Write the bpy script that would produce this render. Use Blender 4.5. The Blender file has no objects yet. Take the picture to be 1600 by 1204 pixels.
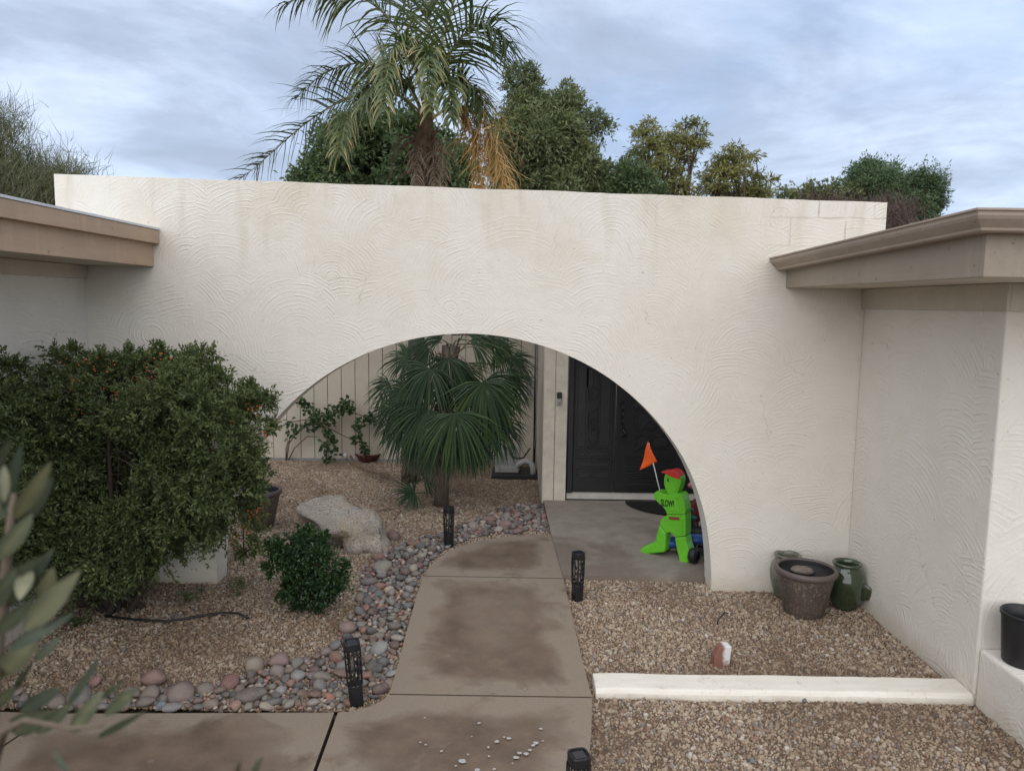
import bpy, bmesh, math, random
import numpy as np
from mathutils import Vector, Matrix, noise as mnoise
random.seed(7); rng = np.random.default_rng(7)
S = bpy.context.scene; COL = S.collection
PI = math.pi
# ------------------------------------------------------------------ camera
F_PX, CAM_H, PITCH, ROLL = 1155.0, 2.15, math.atan(127 / 1155.0), math.radians(0.8)
cam = bpy.data.cameras.new('camera'); camo = bpy.data.objects.new('camera', cam); COL.objects.link(camo)
RM = Matrix.Rotation(PI / 2 - PITCH, 3, 'X') @ Matrix.Rotation(ROLL, 3, 'Z')
camo.matrix_world = Matrix.Translation((0, 0, CAM_H)) @ RM.to_4x4()
cam.sensor_width = 36; cam.lens = 36 * F_PX / 1600; cam.clip_end = 2000; cam.clip_start = 0.05
cam.dof.use_dof = True; cam.dof.focus_distance = 5.6; cam.dof.aperture_fstop = 3.4
S.camera = camo
# ------------------------------------------------------------------ light and exposure
SUN_EL, SUN_AZ = math.radians(42), math.radians(8)        # sun behind the camera, slightly to its left
world = bpy.data.worlds.new('World'); S.world = world; world.use_nodes = True
S.view_settings.view_transform = 'Standard'; S.view_settings.look = 'None'
S.view_settings.gamma = 1; S.view_settings.use_curve_mapping = False
S.view_settings.exposure = 0.47
S.cycles.max_bounces = 6; S.cycles.diffuse_bounces = 4; S.cycles.transparent_max_bounces = 6
sun = bpy.data.lights.new('sun', 'SUN'); suno = bpy.data.objects.new('sun', sun); COL.objects.link(suno)
sun.energy = 2.1; sun.angle = math.radians(105); sun.color = (1, .945, .86)
sdir = Vector((-math.sin(SUN_AZ) * math.cos(SUN_EL), -math.cos(SUN_AZ) * math.cos(SUN_EL), math.sin(SUN_EL)))
suno.rotation_euler = sdir.to_track_quat('Z', 'Y').to_euler()

class NT:
    """tiny node-tree helper"""
    def __init__(s, tree): s.t = tree; s.n = tree.nodes; s.l = tree.links
    def node(s, typ, **kw):
        n = s.n.new(typ)
        for k, v in kw.items(): setattr(n, k, v)
        return n
    def set(s, inp, v):
        if hasattr(v, 'is_output') or isinstance(v, bpy.types.NodeSocket): s.l.new(v, inp)
        elif v is not None:
            if isinstance(v, (tuple, list)) and len(v) == 3 and inp.type == 'RGBA': v = (*v, 1)
            inp.default_value = v
    def math(s, op, a, b=None, c=None, clamp=False):
        n = s.node('ShaderNodeMath', operation=op, use_clamp=clamp); s.set(n.inputs[0], a); s.set(n.inputs[1], b)
        if c is not None: s.set(n.inputs[2], c)
        return n.outputs[0]
    def vmath(s, op, a, b=None):
        n = s.node('ShaderNodeVectorMath', operation=op); s.set(n.inputs[0], a)
        if b is not None: s.set(n.inputs[1] if op != 'SCALE' else n.inputs['Scale'], b)
        return n.outputs['Value'] if op in ('LENGTH', 'DISTANCE', 'DOT_PRODUCT') else n.outputs[0]
    def noise(s, vec, scale, detail=3, rough=.55, dist=0, dims='3D', out=0):
        n = s.node('ShaderNodeTexNoise', noise_dimensions=dims); s.set(n.inputs['Vector'], vec)
        n.inputs['Scale'].default_value = scale; n.inputs['Detail'].default_value = detail
        n.inputs['Roughness'].default_value = rough; n.inputs['Distortion'].default_value = dist
        return n.outputs[out]
    def ramp(s, fac, stops, interp='LINEAR'):
        n = s.node('ShaderNodeValToRGB'); r = n.color_ramp; r.interpolation = interp
        while len(r.elements) < len(stops): r.elements.new(0.5)
        for e, (p, c) in zip(r.elements, stops):
            e.position = p
            if isinstance(c, (int, float)): c = (c, c, c)
            e.color = (*c[:3], 1)
        s.set(n.inputs[0], fac); return n.outputs[0]
    def mix(s, fac, a, b, blend='MIX'):
        n = s.node('ShaderNodeMix', data_type='RGBA', blend_type=blend)
        s.set(n.inputs['Factor'], fac); s.set(n.inputs['A'], a) if False else None
        s.set(n.inputs[6], a); s.set(n.inputs[7], b); return n.outputs[2]
    def maprange(s, v, a, b, c=0, d=1):
        n = s.node('ShaderNodeMapRange'); s.set(n.inputs[0], v)
        for i, x in enumerate((a, b, c, d)): n.inputs[i + 1].default_value = x
        return n.outputs[0]

# sky: physical sky seen between layers of procedural cloud, all over the dome
w = NT(world.node_tree); w.n.clear()
sky = w.node('ShaderNodeTexSky', sky_type='NISHITA'); sky.sun_disc = False
sky.sun_elevation = SUN_EL; sky.sun_rotation = PI + SUN_AZ; sky.air_density = 1.1; sky.dust_density = 1.2
tc = w.node('ShaderNodeTexCoord'); sx = w.node('ShaderNodeSeparateXYZ'); w.l.new(tc.outputs['Generated'], sx.inputs[0])
zz = w.math('ADD', w.math('MAXIMUM', sx.outputs[2], 0.0), 0.16)
cx = w.node('ShaderNodeCombineXYZ')
w.set(cx.inputs[0], w.math('DIVIDE', sx.outputs[0], zz)); w.set(cx.inputs[1], w.math('DIVIDE', sx.outputs[1], zz))
cv = w.vmath('ADD', cx.outputs[0], (0.4, 5.2, 0))
n1 = w.noise(cv, 0.55, 7, .52, .35); n2 = w.noise(w.vmath('ADD', cv, (7.3, 2.2, 4)), 0.85, 9, .56, .45)
n3 = w.noise(w.vmath('ADD', cv, (1.3, 9.2, 1)), 2.2, 8, .6, .3)
shade = w.math('ADD', w.math('MULTIPLY', n2, .72), w.math('MULTIPLY', n3, .28))
ccol = w.ramp(shade, [(.40, (3.1, 3.65, 4.75)), (.475, (3.75, 4.45, 5.85)), (.545, (5.0, 5.9, 7.5)), (.66, (6.9, 7.9, 9.3))])
hz = w.math('POWER', w.math('SUBTRACT', 1.0, w.math('MAXIMUM', sx.outputs[2], 0.0)), 9.0)
ccol = w.mix(w.math('MULTIPLY', hz, .62), ccol, (6.3, 7.4, 9.0))
cover = w.ramp(n1, [(.33, .35), (.46, .88), (.58, 1.0)])
blue = w.mix(1.0, sky.outputs[0], (.85, .95, 1.1), 'MULTIPLY')
fin = w.mix(cover, blue, ccol)
bg = w.node('ShaderNodeBackground'); w.set(bg.inputs[0], fin); bg.inputs[1].default_value = 0.1
wo = w.node('ShaderNodeOutputWorld'); w.l.new(bg.outputs[0], wo.inputs[0])

# ------------------------------------------------------------------ pixel rays (photograph 1600x1204) -> points of the place
CAM = Vector((0, 0, CAM_H))
def ray(x, y): return RM @ Vector(((x - 800) / F_PX, -(y - 602) / F_PX, -1))
def G(x, y, z=0.0): d = ray(x, y); return CAM + d * ((z - CAM_H) / d.z)
def W(x, y, Y): d = ray(x, y); return CAM + d * (Y / d.y)
def AX(x, y, X): d = ray(x, y); return CAM + d * (X / d.x)

# ------------------------------------------------------------------ object helpers
class MB:
    def __init__(s): s.v = []; s.f = []; s.m = []; s.sm = []
    def add(s, verts, faces, mi=0, smooth=False):
        o = len(s.v); s.v += [tuple(v) for v in verts]
        for f in faces: s.f.append([i + o for i in f]); s.m.append(mi); s.sm.append(smooth)
    def box(s, lo, hi, mi=0):
        (a, b, c), (d, e, f) = lo, hi
        s.add([(a, b, c), (d, b, c), (d, e, c), (a, e, c), (a, b, f), (d, b, f), (d, e, f), (a, e, f)],
              [(0, 3, 2, 1), (4, 5, 6, 7), (0, 1, 5, 4), (1, 2, 6, 5), (2, 3, 7, 6), (3, 0, 4, 7)], mi)
    def tube(s, pts, r, n=8, mi=0, cap=True, smooth=True):
        pts = [Vector(p) for p in pts]; k = len(pts)
        rs = r if isinstance(r, (list, tuple)) else [r] * k
        vs = []; ref = None
        for i, p in enumerate(pts):
            t = (pts[min(i + 1, k - 1)] - pts[max(i - 1, 0)])
            t = t.normalized() if t.length > 1e-9 else Vector((0, 0, 1))
            if ref is None: ref = Vector((0, 0, 1)) if abs(t.z) < .9 else Vector((1, 0, 0))
            a = (ref - t * ref.dot(t)).normalized(); b = t.cross(a); ref = a
            for j in range(n):
                q = 2 * PI * j / n; vs.append(p + (a * math.cos(q) + b * math.sin(q)) * rs[i])
        fs = [(i * n + j, i * n + (j + 1) % n, (i + 1) * n + (j + 1) % n, (i + 1) * n + j) for i in range(k - 1) for j in range(n)]
        s.add(vs, fs, mi, smooth)
        if cap: s.add(vs, [tuple(range(n - 1, -1, -1)), tuple(range((k - 1) * n, k * n))], mi, False)
    def lathe(s, prof, n=40, mi=0, c=(0, 0, 0), smooth=True):
        k = len(prof); vs = [(c[0] + r * math.cos(2 * PI * j / n), c[1] + r * math.sin(2 * PI * j / n), c[2] + z) for r, z in prof for j in range(n)]
        s.add(vs, [(i * n + j, i * n + (j + 1) % n, (i + 1) * n + (j + 1) % n, (i + 1) * n + j) for i in range(k - 1) for j in range(n)], mi, smooth)
    def prism(s, poly, z0, z1, mi=0):
        n = len(poly); vs = [(p[0], p[1], z0) for p in poly] + [(p[0], p[1], z1) for p in poly]
        s.add(vs, [tuple(range(n - 1, -1, -1)), tuple(range(n, 2 * n))] + [(i, (i + 1) % n, n + (i + 1) % n, n + i) for i in range(n)], mi)
    def build(s, name, mat=None, parent=None, mats=None, bevel=0, seg=2, xf=None, wn=False):
        me = bpy.data.meshes.new(name); me.from_pydata(s.v, [], s.f)
        for m in (mats or ([mat] if mat else [])): me.materials.append(m)
        me.polygons.foreach_set('material_index', s.m); me.polygons.foreach_set('use_smooth', s.sm)
        bm = bmesh.new(); bm.from_mesh(me); bmesh.ops.remove_doubles(bm, verts=bm.verts, dist=1e-6); bmesh.ops.recalc_face_normals(bm, faces=bm.faces)
        if xf is not None: bmesh.ops.transform(bm, matrix=xf, verts=bm.verts)
        bm.to_mesh(me); bm.free(); me.update()
        o = bpy.data.objects.new(name, me); COL.objects.link(o)
        if bevel:
            b = o.modifiers.new('bevel', 'BEVEL'); b.width = bevel; b.segments = seg; b.limit_method = 'ANGLE'; b.angle_limit = math.radians(35)
        if parent: setpar(o, parent)
        return o
def setpar(o, p):
    o.parent = p; o.matrix_parent_inverse = Matrix.Translation(p.location).inverted() if p.rotation_euler.z == 0 else p.matrix_basis.inverted()
def thing(name, label, cat, loc=(0, 0, 0), group=None):
    o = bpy.data.objects.new(name, None); COL.objects.link(o); o.location = loc; o.empty_display_size = .1
    return tag(o, label, cat, group)
def tag(o, label, cat, group=None):
    o['label'] = label; o['category'] = cat
    if group: o['group'] = group
    return o
def struct(o, kind='structure'): o['kind'] = kind; return o
def np_mesh(name, V, Fq, mat, parent=None, tint=None, smooth=False, mats=None, mi=None):
    """V (n,3), Fq (m,4) or (m,3) arrays"""
    V = np.asarray(V, np.float32); Fq = np.asarray(Fq, np.int32); k = Fq.shape[1]
    me = bpy.data.meshes.new(name); me.vertices.add(len(V)); me.vertices.foreach_set('co', V.ravel())
    me.loops.add(Fq.size); me.loops.foreach_set('vertex_index', Fq.ravel())
    me.polygons.add(len(Fq)); me.polygons.foreach_set('loop_start', np.arange(0, Fq.size, k, dtype=np.int32))
    try: me.polygons.foreach_set('loop_total', np.full(len(Fq), k, np.int32))
    except Exception: pass
    me.polygons.foreach_set('use_smooth', np.full(len(Fq), smooth))
    for m in (mats or [mat]): me.materials.append(m)
    if mi is not None: me.polygons.foreach_set('material_index', np.asarray(mi, np.int32))
    if tint is not None:
        a = me.attributes.new('tint', 'FLOAT', 'POINT'); a.data.foreach_set('value', np.asarray(tint, np.float32))
    me.update(calc_edges=True); me.validate()
    o = bpy.data.objects.new(name, me); COL.objects.link(o)
    if parent: setpar(o, parent)
    return o

# ------------------------------------------------------------------ materials
def mat_new(name):
    m = bpy.data.materials.new(name); m.use_nodes = True; t = NT(m.node_tree)
    b = t.n['Principled BSDF']; return m, t, b
def bump(t, b, h, strength=.5, dist=.01, prev=None):
    n = t.node('ShaderNodeBump'); n.inputs['Strength'].default_value = strength; n.inputs['Distance'].default_value = dist
    t.set(n.inputs['Height'], h)
    if prev: t.l.new(prev, n.inputs['Normal'])
    t.l.new(n.outputs[0], b.inputs['Normal']); return n.outputs[0]
def simple(name, c, rough=.6, var=.25, scale=9, bmp=0, spec=.4, metal=0, coat=0, spread=None):
    m, t, b = mat_new(name); o = t.node('ShaderNodeTexCoord').outputs['Object']
    n = t.noise(o, scale, 5, .6); n2 = t.noise(o, scale * 7, 3, .6)
    f = t.math('ADD', t.math('MULTIPLY', n, .65), t.math('MULTIPLY', n2, .35))
    lo = tuple(x * (1 - var) for x in c); hi = spread or tuple(min(x * (1 + var), .95) for x in c)
    t.set(b.inputs['Base Color'], t.ramp(f, [(.3, lo), (.7, hi)]))
    t.set(b.inputs['Roughness'], t.maprange(n2, .3, .7, max(rough - .08, .03), min(rough + .08, 1)))
    b.inputs['Specular IOR Level'].default_value = spec; b.inputs['Metallic'].default_value = metal; b.inputs['Coat Weight'].default_value = coat
    if bmp: bump(t, b, f, .6, bmp)
    return m

def stucco(name, u, base=(.695, .655, .585), cell=1.7, stain=1.35, relief=.0072, fk=1.0):
    """hand-trowelled stucco: overlapping fans of ridges. u = axis that runs along the wall"""
    m, t, b = mat_new(name); o = t.node('ShaderNodeTexCoord').outputs['Object']
    s = t.node('ShaderNodeSeparateXYZ'); t.l.new(o, s.inputs[0])
    def fm(f, a, bb):
        n = t.node('ShaderNodeMix', data_type='FLOAT'); t.set(n.inputs[0], f); t.set(n.inputs[2], a); t.set(n.inputs[3], bb); return n.outputs[0]
    ge = t.node('ShaderNodeNewGeometry'); sn_ = t.node('ShaderNodeSeparateXYZ'); t.l.new(ge.outputs['True Normal'], sn_.inputs[0])
    isx = t.math('GREATER_THAN', t.math('ABSOLUTE', sn_.outputs[0]), .7); isz = t.math('GREATER_THAN', t.math('ABSOLUTE', sn_.outputs[2]), .7)
    c = t.node('ShaderNodeCombineXYZ'); t.set(c.inputs[0], fm(isx, s.outputs[0], t.math('ADD', s.outputs[1], 20.0))); t.set(c.inputs[1], fm(isz, s.outputs[2], s.outputs[1]))
    p0 = c.outputs[0]
    warp = t.vmath('SCALE', t.vmath('SUBTRACT', t.noise(p0, 2.2, 2, .5, out=1), (.5, .5, .5)), .07)
    p = t.vmath('ADD', p0, warp)
    hs = []
    for k, (off, sc, fr, ctr) in enumerate([((0, 0, 0), cell * 1.25, 235., (.03, -.30, 0)), ((5.3, 2.7, 0), cell * 1.5, 262., (-.16, -.22, 0)), ((9.1, 6.4, 0), cell, 215., (.2, -.28, 0))]):
        q = t.vmath('ADD', p, off)
        v = t.node('ShaderNodeTexVoronoi', voronoi_dimensions='2D', feature='F1'); v.inputs['Scale'].default_value = sc
        v.inputs['Randomness'].default_value = .95; t.set(v.inputs['Vector'], q)
        sep = t.node('ShaderNodeSeparateColor'); t.l.new(v.outputs['Color'], sep.inputs[0])
        # distance from the elbow of the sweep, off-set from the middle of its cell
        d = t.vmath('LENGTH', t.vmath('SUBTRACT', q, t.vmath('ADD', v.outputs['Position'], ctr)))
        jit = t.math('ADD', t.math('MULTIPLY', t.noise(q, 5, 3, .6), .022), t.math('MULTIPLY', t.noise(q, 34, 2, .6), .010))
        dj = t.math('ADD', d, jit)
        s1 = t.math('SINE', t.math('MULTIPLY', dj, fr * fk)); s2 = t.math('SINE', t.math('MULTIPLY', dj, fr * fk * 1.63)); s3 = t.math('SINE', t.math('MULTIPLY', dj, fr * .37))
        sn = t.math('ADD', t.math('MULTIPLY', s1, .55), t.math('ADD', t.math('MULTIPLY', s2, .3), t.math('MULTIPLY', s3, .15)))
        ridge = t.math('POWER', t.math('MULTIPLY', t.math('ADD', sn, 1.0), .5), 2.6)
        # not every sweep left the same ridges, and they break up along their length
        amp = t.math('MULTIPLY', t.maprange(sep.outputs[0], .1, .9, .5, 1.0), t.math('MULTIPLY', t.maprange(t.noise(q, 2.3, 5, .68), .40, .62, .05, 1.2), t.maprange(t.noise(q, 14, 3, .65), .36, .54, .3, 1.0)))
        hs.append((t.math('MULTIPLY', ridge, amp), sep.outputs[1]))
    sel = t.math('GREATER_THAN', t.noise(p, 1.3, 1, .4), .5)
    sel2 = t.math('GREATER_THAN', t.noise(t.vmath('ADD', p, (3, 8, 0)), 1.7, 1, .4), .53)
    h = fm(sel2, fm(sel, hs[0][0], hs[1][0]), hs[2][0])
    lump = t.noise(p0, 5, 4, .6); grain = t.noise(p0, 170, 3, .7); pit = t.noise(p0, 55, 3, .7)
    hh = t.math('ADD', t.math('ADD', t.math('MULTIPLY', h, 1.0), t.math('MULTIPLY', lump, 1.6)), t.math('ADD', t.math('MULTIPLY', grain, .22), t.math('MULTIPLY', pit, .45)))
    bump(t, b, hh, .52, relief)
    st = t.noise(p0, 1.1, 5, .62, .4); st2 = t.noise(t.vmath('MULTIPLY', p0, (5, .7, 1)), 1.4, 4, .6)
    top = t.maprange(s.outputs[2], 1.6, 2.9, .15, 1.0)
    f1 = t.math('MULTIPLY', t.math('MULTIPLY', t.maprange(st, .46, .70), top), .5 * stain)
    f2 = t.math('MULTIPLY', t.math('MULTIPLY', t.maprange(st2, .52, .75), t.maprange(s.outputs[2], 2.2, 3.0, 0, .8)), .55 * stain)
    col = t.mix(f1, base, (base[0] * .80, base[1] * .73, base[2] * .60))
    col = t.mix(f2, col, (base[0] * .66, base[1] * .59, base[2] * .48))
    foot = t.math('MULTIPLY', t.maprange(t.math('ADD', s.outputs[2], t.math('MULTIPLY', t.noise(p0, 6, 4, .6), .22)), .1, .26, 1, 0), .5)
    col = t.mix(foot, col, (base[0] * .62, base[1] * .54, base[2] * .42))
    vc = t.node('ShaderNodeTexVoronoi', voronoi_dimensions='2D', feature='DISTANCE_TO_EDGE'); vc.inputs['Scale'].default_value = 1.1
    t.set(vc.inputs['Vector'], t.vmath('ADD', p0, t.vmath('SCALE', t.vmath('SUBTRACT', t.noise(p0, 5, 5, .65, out=1), (.5, .5, .5)), .30)))
    crk = t.math('MULTIPLY', t.math('LESS_THAN', vc.outputs['Distance'], .0028), t.maprange(t.noise(p0, 1.1, 3, .5), .55, .62))
    col = t.mix(t.math('MULTIPLY', crk, .45), col, (.30, .25, .19))
    # patchy darker colour in the furrows, small dark specks
    fur = t.math('MULTIPLY', t.maprange(h, .0, .22, .16, 0), t.maprange(t.noise(p0, 2.4, 3, .6), .4, .65))
    col = t.mix(fur, col, (base[0] * .62, base[1] * .56, base[2] * .46))
    sp = t.math('GREATER_THAN', t.noise(p0, 42, 2, .5), .735)
    col = t.mix(t.math('MULTIPLY', sp, .55), col, (.22, .17, .12))
    br = t.node('ShaderNodeTexBrick'); br.inputs['Scale'].default_value = 1; br.inputs['Mortar Size'].default_value = .006; br.inputs['Brick Width'].default_value = .40; br.inputs['Row Height'].default_value = .2
    t.set(br.inputs['Vector'], t.vmath('ADD', p0, t.vmath('SCALE', t.vmath('SUBTRACT', t.noise(p0, 8, 3, .6, out=1), (.5, .5, .5)), .02)))
    bmk = t.math('MULTIPLY', t.math('MULTIPLY', t.maprange(s.outputs[0], 1.75, 2.05), t.maprange(s.outputs[2], 2.5, 2.62)), t.math('MULTIPLY', br.outputs['Fac'], t.maprange(t.noise(p0, 4, 3, .6), .42, .56, .1, .55)))
    col = t.mix(bmk, col, (.36, .30, .23))
    t.set(b.inputs['Base Color'], col); b.inputs['Roughness'].default_value = .9; b.inputs['Specular IOR Level'].default_value = .2
    return m, t, b

M = {}
M['stucco_x'], _t, _b = stucco('stucco_front', 0)
M['stucco_y'], _, _ = stucco('stucco_side', 1, cell=1.7, relief=.0100, fk=.86)
M['kerb_paint'] = simple('kerb_paint', (.66, .62, .54), .85, .16, 5, .004, .2)
def concrete():
    m, t, b = mat_new('concrete'); o = t.node('ShaderNodeTexCoord').outputs['Object']
    g = t.node('ShaderNodeAttribute'); g.attribute_name = 'edge'
    wet = t.noise(o, 1.15, 6, .62, .6); n2 = t.noise(o, 5, 6, .65); fine = t.noise(o, 140, 3, .7)
    e = t.math('MULTIPLY', t.math('MULTIPLY', g.outputs['Fac'], t.maprange(t.noise(o, 2.6, 5, .65, .5), .32, .66, .15, 1.5)), .60)                       # drying from the edges in
    wf = t.maprange(t.math('SUBTRACT', t.math('ADD', t.math('MULTIPLY', wet, .75), t.math('MULTIPLY', n2, .25)), e), .22, .47)
    dry = t.mix(t.maprange(n2, .35, .65), (.50, .405, .31), (.36, .28, .205))
    damp = t.mix(t.maprange(n2, .35, .7), (.188, .126, .084), (.265, .186, .128))
    col = t.mix(t.math('MULTIPLY', wf, .92), dry, damp)
    col = t.mix(t.maprange(fine, .3, .7, 0, .3), col, (.10, .078, .06))
    st = t.noise(t.vmath('MULTIPLY', o, (1, 1, 1)), 3.0, 7, .7, 1.2)
    col = t.mix(t.math('MULTIPLY', t.maprange(st, .60, .72), .35), col, (.42, .36, .30))
    v = t.node('ShaderNodeTexVoronoi', feature='F1'); v.inputs['Scale'].default_value = 14; t.set(v.inputs['Vector'], o)
    sp = t.node('ShaderNodeSeparateColor'); t.l.new(v.outputs['Color'], sp.inputs[0])
    spot = t.math('MULTIPLY', t.math('LESS_THAN', v.outputs['Distance'], t.math('MULTIPLY', sp.outputs[0], .24)), t.math('GREATER_THAN', sp.outputs[1], .90))
    col = t.mix(t.math('MULTIPLY', spot, .22), col, (.5, .46, .40))
    s_ = t.node('ShaderNodeSeparateXYZ'); t.l.new(o, s_.inputs[0])
    col = t.mix(t.math('MULTIPLY', t.maprange(t.math('ADD', s_.outputs[2], t.math('MULTIPLY', n2, .006)), .026, .0335, 1, 0), .9), col, (.045, .032, .023))   # earth in the joints
    t.set(b.inputs['Base Color'], col); t.set(b.inputs['Roughness'], t.maprange(wf, 0, 1, .88, .62)); b.inputs['Specular IOR Level'].default_value = .3
    bump(t, b, t.math('ADD', t.math('MULTIPLY', fine, .5), n2), .5, .003); return m
M['concrete'] = concrete()
def porch_concrete():
    m, t, b = mat_new('porch_concrete'); o = t.node('ShaderNodeTexCoord').outputs['Object']
    s = t.node('ShaderNodeSeparateXYZ'); t.l.new(o, s.inputs[0])
    wet = t.noise(o, 1.3, 5, .6, .5); n2 = t.noise(o, 6, 6, .65); fine = t.noise(o, 120, 3, .7)
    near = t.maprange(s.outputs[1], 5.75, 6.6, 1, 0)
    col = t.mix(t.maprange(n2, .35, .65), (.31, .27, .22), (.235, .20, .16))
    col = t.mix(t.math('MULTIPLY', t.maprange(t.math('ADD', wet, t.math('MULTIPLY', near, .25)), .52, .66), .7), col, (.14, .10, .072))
    col = t.mix(t.maprange(fine, .3, .7, 0, .25), col, (.10, .085, .07))
    t.set(b.inputs['Base Color'], col); b.inputs['Roughness'].default_value = .8; bump(t, b, t.math('ADD', fine, n2), .4, .003); return m
M['porch'] = porch_concrete()
M['soil'] = simple('soil', (.085, .062, .043), .95, .4, 6, .01, .1)
M['gravel_bed'] = simple('gravel_bed', (.13, .09, .06), .95, .4, 8, .01, .1)
def gravel_mat():
    m, t, b = mat_new('gravel_stone'); r = t.node('ShaderNodeObjectInfo'); geo = t.node('ShaderNodeNewGeometry')
    pos = geo.outputs['Position']
    col = t.ramp(r.outputs['Random'], [(0, (.40, .315, .225)), (.14, (.29, .21, .145)), (.3, (.45, .365, .27)), (.42, (.225, .16, .115)), (.54, (.35, .26, .175)), (.66, (.41, .33, .24)),
        (.77, (.26, .165, .12)), (.83, (.25, .22, .195)), (.89, (.47, .41, .34)), (.95, (.15, .125, .11)), (.985, (.54, .50, .45))], 'CONSTANT')
    n = t.noise(pos, 70, 3, .6); col = t.mix(t.maprange(n, .3, .7, 0, .4), col, (.2, .14, .095))
    damp = t.noise(pos, .8, 4, .6, .3)                                      # rain-damp patches
    col = t.mix(t.math('MULTIPLY', t.maprange(damp, .46, .62), .55), col, t.mix(1.0, col, (.45, .38, .32), 'MULTIPLY'))
    t.set(b.inputs['Base Color'], col); b.inputs['Roughness'].default_value = .75; b.inputs['Specular IOR Level'].default_value = .3; return m
M['gravel'] = gravel_mat()
def stone_mat():
    m, t, b = mat_new('river_stone'); oi = t.node('ShaderNodeObjectInfo'); o = t.node('ShaderNodeTexCoord').outputs['Object']
    off = t.vmath('ADD', o, t.vmath('SCALE', (13.1, 7.7, 3.3), oi.outputs['Random']))
    n = t.noise(off, 16, 5, .65, .6); n2 = t.noise(off, 120, 3, .7)
    bands = t.noise(t.vmath('MULTIPLY', off, (3, 3, 22)), 3, 3, .6, 1.0)
    base = oi.outputs['Color']
    col = t.mix(t.maprange(n, .35, .68, 0, .45), base, t.mix(1.0, base, (.55, .5, .48), 'MULTIPLY'))
    col = t.mix(t.maprange(bands, .56, .66, 0, .4), col, (.42, .38, .34))
    col = t.mix(t.maprange(n2, .35, .7, 0, .3), col, t.mix(1.0, base, (.6, .6, .6), 'MULTIPLY'))
    gy = t.node('ShaderNodeNewGeometry').outputs['Position']; du = t.noise(gy, 24, 5, .65)
    col = t.mix(t.maprange(du, .38, .62, .06, .48), col, (.25, .205, .16))      # dust
    t.set(b.inputs['Base Color'], col); b.inputs['Roughness'].default_value = .72; b.inputs['Specular IOR Level'].default_value = .3
    bump(t, b, t.math('ADD', n, t.math('MULTIPLY', t.noise(gy, 60, 4, .65), .6)), .5, .008); return m
M['stone'] = stone_mat()
def boulder_mat():
    m, t, b = mat_new('granite'); o = t.node('ShaderNodeTexCoord').outputs['Object']
    n = t.noise(o, 4, 6, .65, .5); g = t.noise(o, 75, 4, .75); r = t.noise(o, 2.2, 4, .6, .8)
    col = t.ramp(g, [(.34, (.13, .105, .082)), (.45, (.34, .285, .225)), (.55, (.47, .41, .335)), (.68, (.60, .55, .48))])
    col = t.mix(t.math('MULTIPLY', t.maprange(r, .5, .66), .6), col, (.40, .29, .16))
    col = t.mix(t.maprange(n, .40, .62, .0, .35), col, (.22, .195, .165))
    t.set(b.inputs['Base Color'], col); b.inputs['Roughness'].default_value = .85; bump(t, b, t.math('ADD', t.math('MULTIPLY', n, 2.0), t.math('MULTIPLY', g, .5)), .9, .03); return m
M['boulder'] = boulder_mat()
M['fascia'] = simple('painted_fascia', (.43, .30, .205), .6, .16, 3, .002, .35)
M['fascia_r'] = simple('painted_fascia_grey_brown', (.235, .185, .150), .6, .14, 3, .002, .35)
M['gutter'] = simple('gutter_paint', (.30, .235, .185), .42, .10, 3, 0, .45)
M['soffit'] = simple('soffit_paint', (.50, .45, .37), .8, .12, 3, .001, .3)
M['roofing'] = simple('roofing', (.30, .25, .21), .9, .25, 12, .004, .2)
M['flashing'] = simple('pale_flashing', (.62, .64, .67), .45, .08, 4, 0, .5, .3)
M['siding'] = simple('siding_paint', (.50, .44, .355), .75, .10, 3, .001, .3)
M['trim'] = simple('weathered_trim_paint', (.62, .56, .46), .8, .18, 8, .003, .25)
M['door'] = simple('door_black', (.017, .017, .018), .38, .2, 6, 0, .45)
M['door_raised'] = simple('door_black_raised', (.022, .022, .023), .34, .2, 6, 0, .5)
M['screen'] = simple('security_mesh', (.011, .011, .012), .6, .2, 30, 0, .3)
M['sill'] = simple('door_sill', (.55, .52, .46), .7, .15, 8, 0, .3)
M['mat'] = simple('rubber_mat', (.018, .017, .016), .9, .4, 60, .004, .2)
M['metal_grey'] = simple('grey_conduit', (.22, .22, .22), .5, .15, 10, 0, .4)
M['plastic_grey'] = simple('grey_plastic', (.30, .29, .27), .5, .15, 10, 0, .4)
M['hose_grey'] = simple('grey_hose', (.34, .335, .32), .5, .12, 30, .002, .4)
M['black'] = simple('black_plastic', (.014, .014, .015), .48, .25, 12, 0, .4)
M['light_black'] = simple('lantern_black', (.012, .012, .013), .42, .3, 20, 0, .45)
M['solar'] = simple('solar_cell', (.012, .014, .022), .18, .3, 40, 0, .6)
M['diffuser'] = simple('lamp_core', (.16, .15, .14), .4, .1, 10, 0, .4)
M['green_pl'] = simple('lime_plastic', (.125, .47, .022), .40, .16, 4, .001, .5)
M['red_pl'] = simple('red_plastic', (.52, .035, .03), .45, .1, 6, 0, .4)
M['brown_badge'] = simple('red_brown_badge', (.22, .045, .025), .5, .1, 6, 0, .4)
M['orange_pl'] = simple('orange_flag', (.95, .135, .025), .6, .06, 6, 0, .3)
M['white_pl'] = simple('white_pole', (.72, .72, .70), .4, .05, 6, 0, .4)
M['blue_pl'] = simple('blue_plastic', (.008, .055, .24), .4, .15, 6, 0, .45)
M['darkred'] = simple('dark_red_plastic', (.16, .022, .026), .5, .2, 6, 0, .4)
M['pink_pl'] = simple('pink_plastic', (.62, .16, .19), .5, .1, 6, 0, .4)
M['teal'] = simple('teal_cloth', (.02, .16, .15), .7, .2, 6, 0, .3)
M['ink'] = simple('black_print', (.01, .01, .01), .6, .1, 6, 0, .3)
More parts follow.
